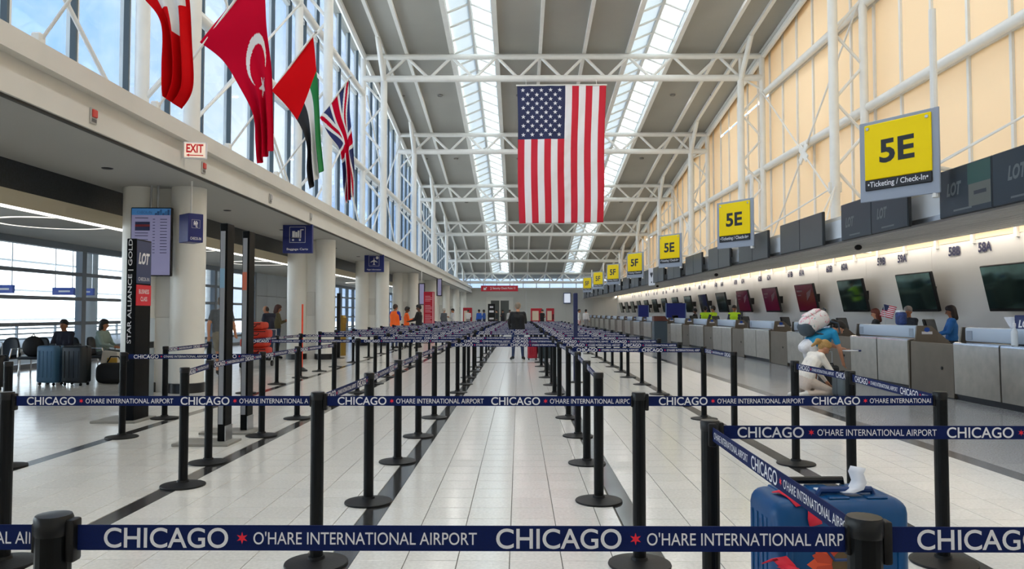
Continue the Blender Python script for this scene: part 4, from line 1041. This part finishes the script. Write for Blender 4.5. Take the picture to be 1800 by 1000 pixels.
# red bags piled on a cart by the columns
ct = thing('luggage_cart', 'steel luggage cart loaded with red bags by the columns', 'cart', (-7.1, 20.5, 0))
MB().rbox((0, 0, .3), (.78, .9, .04), .01, 1).build('deck', alu, ct)
for sx in (-1, 1):
    for sy in (-1, 1): MB().tube((sx * .3 - .02, sy * .35, .08), (sx * .3 + .02, sy * .35, .08), .08, n=12).build('wheel', plastic_black, ct); MB().tube((sx * .3, sy * .35, .1), (sx * .3, sy * .35, .3), .02, n=8).build('strut', alu, ct)
m = MB(); m.sweep([(-.36, .45, .3), (-.36, .5, 1.0), (.36, .5, 1.0), (.36, .45, .3)], .018, 8); m.build('push_bar', alu, ct)
zz = .322
for i, (w_, h_, c_, nm) in enumerate(((.72, .22, '#c2321e', 'lowest'), (.7, .24, '#cf3418', 'second'), (.72, .23, '#c0301c', 'third'), (.56, .2, '#d04028', 'topmost'))):
    t = thing('red_bag', 'red soft bag, %s of the pile on the cart' % nm, 'bag', (-7.1 + .02 * (-1) ** i, 20.45, zz), R(3 * (-1) ** i), 'red bags on the cart')
    MB().rbox((0, 0, h_ / 2), (w_, .5, h_), .07, 3).build('body', mat('bag_' + c_[1:], c_, .6), t); m = MB(); m.sweep([(-.12, -.26, h_ * .6), (-.08, -.29, h_ * .35), (.08, -.29, h_ * .35), (.12, -.26, h_ * .6)], .014, 6); m.build('handle', plastic_black, t)
    MB().box((0, -.252, h_ * .78), (w_ * .8, .006, .02)).build('zipper', plastic_black, t); zz += h_ + .001
# ================================================================== PEOPLE
SKIN = {'l': '#c98f6f', 'm': '#a86f4e', 'd': '#6a4430'}
def capsule(mb, p0, p1, r0, r1, n=10):
    p0 = Vector(p0); p1 = Vector(p1); d = p1 - p0; L = d.length
    if L < 1e-5: d = Vector((0, 0, 1)); L = 1e-5
    d.normalize(); a = d.orthogonal().normalized(); b = d.cross(a); rings = []
    for k in range(1, 4): ph = -math.pi / 2 + k * math.pi / 6; rings.append((p0 + d * (r0 * math.sin(ph)), r0 * math.cos(ph)))
    for k in range(0, 3): ph = k * math.pi / 6; rings.append((p1 + d * (r1 * math.sin(ph)), r1 * math.cos(ph)))
    vs = [p0 - d * r0]
    for c, r in rings:
        for i in range(n): t = 2 * math.pi * i / n; vs.append(c + a * (r * math.cos(t)) + b * (r * math.sin(t)))
    vs.append(p1 + d * r1); top = len(vs) - 1; fs = []
    for i in range(n): fs.append((0, 1 + (i + 1) % n, 1 + i)); fs.append((top, 1 + 5 * n + i, 1 + 5 * n + (i + 1) % n))
    for j in range(5):
        for i in range(n): q = 1 + j * n; fs.append((q + i, q + (i + 1) % n, q + n + (i + 1) % n, q + n + i))
    mb.add(vs, fs)
def remeshed(prims, voxel, name, mats, keys, smooth=3):
    """union of tapered limbs grown into one continuous skin; each face takes the material of the limb it lies on"""
    mb = MB()
    for p in prims: capsule(mb, p[0], p[1], p[2], p[3])
    me = bpy.data.meshes.new('tmp'); me.from_pydata(mb.v, [], mb.f); o = bpy.data.objects.new('tmp', me)
    md = o.modifiers.new('r', 'REMESH'); md.mode = 'VOXEL'; md.voxel_size = voxel; ms = o.modifiers.new('s', 'SMOOTH'); ms.factor = .5; ms.iterations = smooth
    res = evaluated_mesh(o); res.name = name; bpy.data.meshes.remove(me)
    cen = np.empty(len(res.polygons) * 3); res.polygons.foreach_get('center', cen); cen = cen.reshape(-1, 3)
    best = np.full(len(cen), 1e9); idx = np.zeros(len(cen), int)
    for p in prims:
        a = np.array(p[0]); b = np.array(p[1]); ab = b - a; l2 = max(ab @ ab, 1e-9)
        t = np.clip(((cen - a) @ ab) / l2, 0, 1); dist = np.linalg.norm(cen - a - t[:, None] * ab, axis=1) - (p[2] + (p[3] - p[2]) * t) - (p[5] if len(p) > 5 else 0)
        k = dist < best; best[k] = dist[k]; idx[k] = keys.index(p[4])
    res.materials.clear()
    for m in mats: res.materials.append(m)
    res.polygons.foreach_set('material_index', idx.tolist()); res.polygons.foreach_set('use_smooth', [True] * len(res.polygons)); res.update()
    return res
STAND = dict(pelvis=(0, 0, .94), waist=(0, 0, 1.08), chest=(0, 0, 1.28), neck=(0, -.01, 1.46), head=(0, .015, 1.60), hrot=(0, 0),
             sl=(-.175, 0, 1.39), sr=(.175, 0, 1.39), el=(-.235, -.03, 1.12), er=(.235, -.03, 1.12), wl=(-.24, .06, .88), wr=(.24, .06, .88),
             hl=(-.09, 0, .9), hr=(.09, 0, .9), kl=(-.1, .02, .49), kr=(.1, .02, .49), al=(-.1, -.03, .08), ar=(.1, -.03, .08), tl=(-.12, .13, .035), tr=(.12, .13, .035))
SIT = dict(STAND, pelvis=(0, 0, .53), waist=(0, -.01, .66), chest=(0, -.02, .86), neck=(0, 0, 1.03), head=(0, .03, 1.17), sl=(-.175, 0, .97), sr=(.175, 0, .97), el=(-.22, .1, .73), er=(.22, .1, .73),
           wl=(-.08, .3, .66), wr=(.08, .3, .66), hl=(-.09, .02, .51), hr=(.09, .02, .51), kl=(-.12, .42, .5), kr=(.12, .42, .5), al=(-.12, .4, .09), ar=(.12, .4, .09), tl=(-.13, .56, .035), tr=(.13, .56, .035))
def person(label, loc, rz, pose=STAND, shirt='#444444', pants='#222833', skin='l', hair='#2a1f18', shoe='#1a1a1a', sleeve='long', legs='long', s=1.0, fat=1.0, voxel=.017, long_hair=None, vest=None, bald=False, up=None, tail=.45):
    P = {k: (Vector(v) if len(v) == 3 else v) for k, v in pose.items()}
    sk = 'skin'; pr = []
    def cap(a, b, r0, r1, k, bias=0): pr.append((tuple(P[a] if isinstance(a, str) else a), tuple(P[b] if isinstance(b, str) else b), r0, r1, k, bias))
    side = (P['sr'] - P['sl']).normalized(); hs = (P['hr'] - P['hl']).normalized()
    top = 'vest' if vest else 'shirt'
    for q in (-1, 1):
        cap(P['chest'] + side * (.075 * q * fat), P['waist'] + side * (.065 * q * fat), .118 * fat, .108 * fat, top); wp = P['waist'].lerp(P['pelvis'], tail); cap(P['waist'] + side * (.065 * q * fat), wp + hs * (.07 * q * fat), .108 * fat, .118 * fat, top)
        cap(P['waist'].lerp(P['pelvis'], .9) + hs * (.06 * q), P['pelvis'] + hs * (.06 * q) + (P['pelvis'] - P['waist']) * .6, .112 * fat, .108 * fat, 'pants', -.02 if tail > .7 else 0)
    cap('sl', 'sr', .07, .07, top); cap('chest', P['neck'] - (P['neck'] - P['chest']) * .35, .13 * fat, .085, top); cap('neck', 'head', .056, .05, sk)
    for a in 'lr':
        S, E, Wr = P['s' + a], P['e' + a], P['w' + a]
        cap(S, E, .064 * fat, .048, 'shirt'); 
        if sleeve == 'short': mid = S.lerp(E, .62); pr.pop(); cap(S, mid, .066, .058, 'shirt'); cap(mid, E, .047, .042, sk)
        elif sleeve == 'none': pr.pop(); cap(S, E, .055, .042, sk)
        cap(E, Wr, .044, .031, 'shirt' if sleeve == 'long' else sk)
        f = (Wr - E).normalized(); lat = f.cross(Vector((0, 1, 0.3))); lat = lat.normalized() if lat.length > .2 else f.orthogonal().normalized(); cu = lat.cross(f)
        cap(Wr, Wr + f * .07, .027, .032, sk)
        for i, l in enumerate((.058, .07, .074, .064)):
            b0 = Wr + f * .085 + lat * ((i - 1.5) * .019); m0 = b0 + f * (l * .55) + cu * .008; t0 = m0 + f * (l * .4) + cu * .022
            cap(b0, m0, .0105, .0095, sk); cap(m0, t0, .0095, .0085, sk)
        th = 1 if a == 'l' else -1
        cap(Wr + f * .03 + lat * (.02 * th), Wr + f * .075 + lat * (.05 * th), .0125, .0105, sk)
        H, K, An, T = P['h' + a], P['k' + a], P['a' + a], P['t' + a]
        cap(H, K, .094 * fat, .065, 'pants')
        if legs == 'short': mid = H.lerp(K, .7); pr.pop(); cap(H, mid, .1 * fat, .088, 'pants'); cap(mid, K, .062, .056, sk)
        cap(K, An, .06, .043, 'pants' if legs == 'long' else sk)
        cap(An, T, .045, .04, 'shoe', .004); cap(An + Vector((0, 0, -.02)), An + (T - An) * -.25 + Vector((0, 0, -.025)), .042, .036, 'shoe', .004)
    # head
    Hc = P['head']; HR = Euler((P['hrot'][0], 0, P['hrot'][1])).to_matrix()
    def hp(x, y, z): return Hc + HR @ Vector((x, y, z))
    cap(hp(0, -.015, .035), hp(0, .0, .03), .088, .085, sk); cap(hp(0, .02, -.01), hp(0, .035, -.075), .07, .042, sk); cap(hp(0, -.02, .0), hp(0, .02, 0), .08, .075, sk)
    cap(hp(0, .09, .015), hp(0, .108, -.025), .009, .014, sk); cap(hp(-.078, -.005, 0), hp(-.08, -.01, -.03), .014, .011, sk); cap(hp(.078, -.005, 0), hp(.08, -.01, -.03), .014, .011, sk)
    pr = [(tuple(Vector(p[0]) * s), tuple(Vector(p[1]) * s), p[2] * s, p[3] * s, p[4], p[5] if len(p) > 5 else 0) for p in pr]
    keys = ['shirt', 'pants', sk, 'shoe', 'vest']
    def pm(c): return mat('wear_' + c[1:], c, .75, noise=(30, .05))
    body = remeshed(pr, voxel * s, 'body', [pm(shirt), pm(pants), mat('skin_' + skin, SKIN[skin], .5), pm(shoe), pm(vest or shirt)], keys)
    t = thing('person', label, 'person', loc, rz)
    b = link('body', body, t)
    m = MB()
    for q in (-1, 1): m.sphere(tuple(hp(q * .033, .088, .012) * s), .011 * s, 8, 6)
    e = m.build('eyes_print', mat('eye_dark', '#1c1512', .3), b)
    m = MB(); m.sphere((0, 0, 0), (.024 * s, .006 * s, .006 * s), 8, 6, M=Matrix.Translation(hp(0, .088, -.052) * s) @ HR.to_4x4()); m.build('mouth', mat('lips', '#8c4a40', .5), b)
    hm = mat('hair_' + hair[1:], hair, .6, noise=(60, .25)); hpz = []
    if not bald:
        hpz += [(hp(0, -.035, .06), hp(0, .015, .072), .088, .078, 'h'), (hp(0, -.05, .0), hp(0, -.045, .05), .075, .085, 'h'), (hp(-.055, -.02, .03), hp(-.05, .02, .05), .045, .04, 'h'), (hp(.055, -.02, .03), hp(.05, .02, .05), .045, .04, 'h')]
        if long_hair:
            for q in (-1, 1): hpz += [(hp(q * .055, -.035, .03), hp(q * .06, -.02, -.12 * long_hair), .05, .042, 'h')]
            hpz += [(hp(0, -.06, .03), hp(0, -.06, -.16 * long_hair), .07, .06, 'h')]
        if up: hpz += [(hp(0, -.08, .06), hp(0, -.17, .02), .035, .05, 'h'), (hp(0, -.16, .03), hp(0, -.2, -.12), .045, .02, 'h')]
    else: hpz += [(hp(0, -.06, -.01), hp(0, -.05, .03), .066, .066, 'h')]
    hpz = [(tuple(Vector(p[0]) * s), tuple(Vector(p[1]) * s), p[2] * s, p[3] * s, 'h') for p in hpz]
    link('hair', remeshed(hpz, .014 * s, 'hair', [hm], ['h'], 2), t)
    return t
WALK = dict(STAND, kl=(-.1, .14, .5), al=(-.1, .12, .1), tl=(-.12, .28, .04), kr=(.1, -.02, .5), ar=(.1, -.26, .12), tr=(.12, -.12, .04), el=(-.235, -.12, 1.14), wl=(-.24, -.1, .9), er=(.235, .06, 1.13), wr=(.24, .2, .92))
DESK = dict(STAND, el=(-.22, .1, 1.14), wl=(-.12, .34, 1.08), er=(.22, .1, 1.14), wr=(.12, .34, 1.08), hrot=(R(-14), 0))
PHONE = dict(STAND, el=(-.2, .08, 1.14), wl=(-.04, .25, 1.2), er=(.2, .08, 1.14), wr=(.05, .25, 1.18), hrot=(R(-18), 0), head=(0, .03, 1.59))
# the man in black with his back to the camera
MAN = dict(STAND, er=(.25, .1, 1.13), wr=(.15, .28, 1.22), el=(-.27, .02, 1.12), wl=(-.24, .14, .93), al=(-.15, -.03, .08), kl=(-.13, .02, .49), tl=(-.2, .12, .035), ar=(.15, -.03, .08), kr=(.13, .02, .49), tr=(.2, .12, .035), hrot=(R(-8), 0))
person('standing man in black top and blue jeans seen from behind in the centre aisle', (-.03, 23.7, 0), R(4), MAN, '#0f1014', '#2b3a5c', 'l', '#8a7a68', '#191919', fat=1.2, s=1.03, voxel=.014, tail=1.0)
# two women at the counters
BEND = dict(STAND, pelvis=(0, -.05, .9), waist=(0, .06, .99), chest=(0, .27, 1.09), neck=(0, .42, 1.16), head=(0, .54, 1.2), hrot=(R(-45), 0), sl=(-.17, .35, 1.12), sr=(.17, .35, 1.12), el=(-.2, .48, .88), wl=(-.16, .66, .82), er=(.2, .44, .84), wr=(.16, .52, .6),
            hl=(-.09, -.05, .87), hr=(.09, -.05, .87))
person('bending woman in turquoise T-shirt and white shorts wearing a rucksack', (5.36, 13.95, 0), -R(85), BEND, '#1f93c4', '#e6e4e6', 'l', '#1d1613', '#d8d4d0', 'short', 'short', s=.98, voxel=.012, up=True)
t = thing('rucksack', 'white and pink floral rucksack with grey base on the bending woman', 'bag', (5.36, 13.95, 0), -R(85))
fl = mat('floral', '#e6dedb', .75); ft = fl.node_tree; fb = ft.nodes['Principled BSDF']
fg = nd(ft, 'ShaderNodeTexCoord'); fn = nd(ft, 'ShaderNodeTexNoise'); fn.inputs['Scale'].default_value = 5.5; fn.inputs['Detail'].default_value = 3; fn.inputs['Distortion'].default_value = 2.0
fr = nd(ft, 'ShaderNodeValToRGB'); cr = fr.color_ramp; cr.interpolation = 'EASE'
cr.elements[0].position = .3; cr.elements[0].color = lin('#8fb5b4'); cr.elements[1].position = .4; cr.elements[1].color = lin('#e9e3e0')
for p_, c_ in ((.55, '#e9e3e0'), (.61, '#e58e9c'), (.7, '#efe6e4')): e_ = cr.elements.new(p_); e_.color = lin(c_)
ft.links.new(fg.outputs['Object'], fn.inputs['Vector']); ft.links.new(fn.outputs['Fac'], fr.inputs['Fac']); ft.links.new(fr.outputs['Color'], fb.inputs['Base Color'])
Mb = TM((0, .06, 1.3), 0, R(27))
MB().rbox((0, 0, 0), (.36, .52, .32), .13, 5, M=Mb).build('body', fl, t)
MB().rbox((0, 0, 0), (.37, .2, .27), .09, 4, M=Mb @ Matrix.Translation((0, -.2, -.05))).build('base_panel', mat('bag_grey', '#3d4954', .7), t)
MB().rbox((0, 0, 0), (.24, .3, .06), .03, 3, M=Mb @ Matrix.Translation((0, .02, .165))).build('front_pocket', fl, t)
m = MB(); m.sweep([Mb @ Vector((0, .24, .06)), Mb @ Vector((0, .3, .1)), Mb @ Vector((0, .27, .14))], .014, 6); m.build('grab_loop', mat('bag_grey'), t)
for q in (-1, 1): m = MB(); m.sweep([Mb @ Vector((q * .11, .22, -.1)), Mb @ Vector((q * .13, .33, -.2)), Mb @ Vector((q * .15, .28, -.36)), Mb @ Vector((q * .16, .1, -.36)), Mb @ Vector((q * .14, -.12, -.16))], .017, 6); m.build('strap', mat('bag_grey'), t)
KNEEL = dict(STAND, pelvis=(0, 0, .3), waist=(0, .04, .44), chest=(0, .15, .6), neck=(0, .27, .74), head=(0, .36, .83), hrot=(R(-40), 0), sl=(-.16, .2, .7), sr=(.16, .2, .7), el=(-.2, .32, .46), er=(.2, .36, .44), wl=(-.14, .46, .26), wr=(.12, .5, .28),
             hl=(-.09, .0, .28), hr=(.09, .0, .28), kl=(-.14, .4, .1), kr=(.14, .4, .1), al=(-.12, -.06, .07), ar=(.12, -.06, .07), tl=(-.12, -.22, .04), tr=(.12, -.22, .04))
person('kneeling blonde woman in cream top packing a case on the floor', (4.98, 13.25, 0), -R(80), KNEEL, '#efe7dc', '#d3c2b4', 'l', '#b08a50', '#e0dcd6', 'long', 'long', voxel=.012, up=True, s=1.02)
t = thing('papers', 'white papers with navy edge held by the bending woman', 'papers', (6.0, 13.75, .78), R(15))
MB().rbox((0, 0, 0), (.26, .16, .02), .004, 1).build('sheet', print_white, t); MB().rbox((.12, 0, .0), (.06, .17, .03), .006, 1).build('folder_edge', navy_belt, t)
# agents behind the counters
person('agent in bright blue shirt with dark bob behind the gap of two nearest counters', (8.95, 15.75, 0), R(70), DESK, '#2a6fb4', '#20242c', 'm', '#22150f', s=.93, long_hair=1.0, voxel=.014)
person('red-haired agent in black jacket behind the second counter', (8.45, 18.0, 0), R(75), DESK, '#17171a', '#17171a', 'l', '#6b2f1e', s=.9, long_hair=1.2)
person('agent in dark blazer with white collar leaning behind the second counter', (8.86, 17.3, 0), R(120), DESK, '#22242c', '#17171a', 'm', '#8a7f78', s=.93)
for i, (px, d, rz) in enumerate(((1240, 34.9, -20), (1254, 33.4, 40), (1291, 30.2, 150))):
    person('worker in yellow hi-vis vest behind the far counters, %s' % ('beside the worker in black', 'with black rucksack nearby', 'nearest to the maroon televisions')[i], (at(px, 560, d).x, d, 0), R(rz), DESK, '#2b3340', '#20242c', 'm', '#15110f', vest='#c6ee1e', tail=.8, s=1.02)
person('worker in black behind the far counters beside hi-vis colleagues', (at(1222, 560, 36.9).x, 36.9, 0), R(60), DESK, '#15161b', '#15161b', 'd', '#0e0c0b', s=.97)
# waiting side
person('seated man in dark track jacket behind the steel blue suitcase', (-10.65, 17.66, 0), R(180), SIT, '#1c1c2c', '#23252b', 'm', '#14100e', s=1.0)
person('seated woman in sage jacket with dark bob by the windows', (-9.98, 18.1, 0), -R(90), dict(SIT, hrot=(R(-10), 0)), '#8fa39a', '#5a605f', 'm', '#120f0e', long_hair=.7)
person('seated person in dark clothes cut by the picture edge', (-11.2, 14.75, 0), -R(120), SIT, '#3a322e', '#23252b', 'm', '#14100e')
person('walking man in grey T-shirt and khaki shorts behind the slim pylons', (-6.85, 17.4, 0), R(6), WALK, '#5c6062', '#8c8574', 'l', '#5a4a3c', '#2a2624', 'short', 'short', s=1.06, fat=1.1)
person('bald person in navy shirt leaning by the red bags', (-7.6, 23.0, 0), R(60), dict(PHONE, head=(0, .16, 1.55), neck=(0, .08, 1.44), chest=(0, .04, 1.27)), '#1d2236', '#2c3f58', 'm', '#2a211c', sleeve='short', bald=True)
person('person with curly auburn hair and olive jacket near the red bags', (-7.78, 24.3, 0), -R(60), PHONE, '#5b5236', '#2b3a50', 'm', '#4a2a22', long_hair=.8)
person('worker in orange hi-vis vest over blue sleeves, back turned', (-5.08, 31.0, 0), R(-30), PHONE, '#24349a', '#24335c', 'm', '#3a2a22', vest='#ff6a1a', tail=1.0, s=1.05, fat=1.15)
person('worker in orange hi-vis vest facing the man in suit', (-4.72, 31.8, 0), -R(75), PHONE, '#ff6a1a', '#23283a', 'd', '#120e0c', vest='#ff6a1a', tail=1.0, s=1.0)
person('man in black suit talking to the orange-vested workers', (-4.12, 31.2, 0), R(80), DESK, '#121316', '#121316', 'd', '#0d0b0a', s=1.04, tail=1.2)
person('man in grey jacket standing far along the columns', (-4.55, 46, 0), R(-40), STAND, '#5a5f66', '#3a3c44', 'l', '#b9b2aa', s=1.0)
person('person in white shirt facing the grey-jacketed man', (-4.05, 46.6, 0), R(110), PHONE, '#d5d5d6', '#33363c', 'm', '#1c1613', s=1.0)
for i, (px, d, c, p_, lab) in enumerate(((823, 62, '#d9d4d2', '#8f8a88', 'person in white beside the far red machine'), (842, 60, '#2458b8', '#23283a', 'person in royal blue near the far checkpoint'), (851, 62, '#27509a', '#23283a', 'second blue-clad person near the far checkpoint'),
                                          (873, 70, '#1b1b1e', '#26262b', 'dark-clad person waiting at the far doorway'), (884, 66, '#2a2a2e', '#1b1b1e', 'person in black queueing just left of the man in black'), (896, 64, '#b8b6b4', '#2a2a2e', 'person in pale top partly hidden by the man in black'),
                                          (953, 58, '#141519', '#141519', 'person in black before the far red machines'), (1018, 55, '#d8d6d4', '#c79a98', 'person in white top near the far end of counters'), (860, 69, '#222226', '#2a2d38', 'dark figure queueing at the checkpoint'), (1030, 58, '#cfc9c4', '#8b8684', 'person in beige beside the farthest counters'))):
    person(lab, (at(px, 560, d).x, d, 0), R(37 * i), STAND if i % 2 else PHONE, c, p_, 'lmd'[i % 3], '#1c1512', voxel=.024, s=1.0)

# ================================================================== FAR END
mred = mat('machine_red', '#b01528', .4)
for px, d, w_, lab in ((943, 72, 1.1, 'wide'), (967, 72, .75, 'narrow'), (822, 64, .75, 'balcony side')):
    t = thing('vending_machine', '%s red vending machine at the far end' % lab, 'machine', (at(px, 560, d).x, d, 0))
    MB().rbox((0, 0, .95), (w_, .7, 1.9), .03, 1).build('cabinet', mred, t); MB().box((-w_ * .1, -.36, 1.2), (w_ * .55, .02, .9)).build('window', mat('machine_pane', '#d5c4ae', .3), t); MB().box((w_ * .36, -.36, 1.1), (w_ * .14, .03, .5)).build('coin_panel', plastic_black, t)
t = thing('directory_board', 'black directory board with white symbols near the far doorway', 'sign', (at(864, 555, 66).x, 66, 0))
MB().rbox((0, 0, 1.15), (.62, .1, 2.2), .01, 1).build('board', plastic_black, t); m = MB(); M = TM((0, -.053, 0)); flat_rect(m, -.15, 1.9, .15, 2.05, M); flat_rect(m, -.2, 1.5, .2, 1.68, M); flat_rect(m, -.2, .9, .2, 1.05, M); m.build('symbol_print', print_white, t)
t = struct('door_2', None)
MB().box((-2.2, 88.0, 1.6), (2.3, .08, 2.7)).build('glazing', mat('door_dark_glass', '#5d625f', .15), t)
for x in (-3.5, -.9): MB().box((x, 87.86, 1.45), (.5, .3, 2.88)).build('jamb', white_plaster, t)
MB().box((-2.2, 87.9, 3.1), (3.1, .3, .4)).build('lintel', white_plaster, t); MB().box((-2.2, 87.85, 1.5), (.12, .1, 3.0)).build('mullion', white_plaster, t)
t = thing('wall_display', 'bluish portrait display high on the far end wall', 'display', (at(997, 524, 87.6).x, 87.6, at(997, 524, 87.6).z))
MB().rbox((0, 0, 0), (.85, .12, 1.25), .02, 1).build('housing', mat('disp_blue', '#4a5a8c', .4), t); MB().box((0, -.065, 0), (.7, .01, 1.05)).build('panel', mat('disp_pale', '#aeb4c0', .3, emit=.3), t)
# dark displays hung along the columns
for i, (px, py, d) in enumerate(((741, 517, 42), (772, 505, 52))):
    p = at(px, py, d); t = thing('flight_display', 'portrait flight display hung by the columns, %s beyond the red totem' % ORD[i], 'display', tuple(p), R(15), 'displays along the columns')
    MB().rbox((0, 0, 0), (.32, .5, 1.2), .01, 1).build('housing', plastic_black, t); MB().box((-.02, -.253, 0), (.24, .006, 1.1)).build('panel', mat('display_lilac'), t); MB().tube((0, 0, .6), (0, 0, 3.79 - p.z), .02, n=6).build('rod', white_steel, t)

# ================================================================== OUTSIDE THE WINDOW FRONT
conc = mat('kerb_concrete', '#a9a8a4', .8, noise=(1, .05))
g = struct('ground', MB().box((-46, 40, -.25), (65.5, 190, .3)).mesh('ground', conc))
g2 = struct('ground_right', MB().box((57, 40, -.35), (90, 190, .3)).mesh('ground_right', mat('apron', '#8f8c86', .8)))
out_w = mat('outside_white', '#c9cdd0', .6)
for i in range(5):
    t = thing('outdoor_column', 'white round kerbside column outside the windows, %s from the camera' % ORD[i], 'column', (-19.5, 20 + 7 * i, -.1), 0, 'kerbside columns')
    MB().lathe([(.5, 0), (.5, .3), (.42, .32), (.42, 5.2)], 24).build('shaft', out_w, t)
t = thing('kerb_canopy', 'white flat canopy on columns over the kerb outside', 'canopy', (-18.8, 36, 5.0)); MB().box((0, 0, .3), (10.8, 48, .5)).build('slab', out_w, t)
t = thing('road_barrier', 'long white railing along the road outside', 'railing', (-24, 36, -.1))
for z in (.3, .55, .8, 1.05): MB().box((0, 0, z), (.08, 60, .08)).build('rail', out_w, t)
for k in range(21): MB().box((0, -30 + 3 * k, .55), (.1, .1, 1.1)).build('post', out_w, t)
for i, (px, py, d) in enumerate(((112, 512, 26), (148, 513, 28), (4, 508, 24))):
    p = at(px, py, d); t = thing('kerb_sign', 'blue kerbside sign outside the windows, %s' % ('beside the mullion', 'just past the mullion', 'at the picture edge')[i], 'sign', (p.x, d, p.z))
    MB().rbox((0, 0, 0), (.75, .1, .26), .01, 1).build('box', mat('kerb_blue', '#2c53b4', .5), t); m = MB(); flat_rect(m, -.15, -.03, .25, .03, TM((0, -.052, 0))); m.build('lettering', print_white, t)
    for s in (-.3, .3): MB().tube((s, 0, .1), (s, 0, 5.08 - p.z), .02, n=6).build('rod', alu, t)
t = thing('low_building', 'pale low parking building beyond the road outside', 'building', (-48, 45, -.1)); MB().box((0, 0, 4), (14, 120, 8)).build('wall', mat('far_wall', '#8f979f', .8), t)
for k in range(3): MB().box((7.1, 0, 1.6 + 2.4 * k), (.2, 118, 1.0)).build('opening', mat('far_gap', '#7d858d', .7), t)

bpy.data.scenes.remove(BENCH)
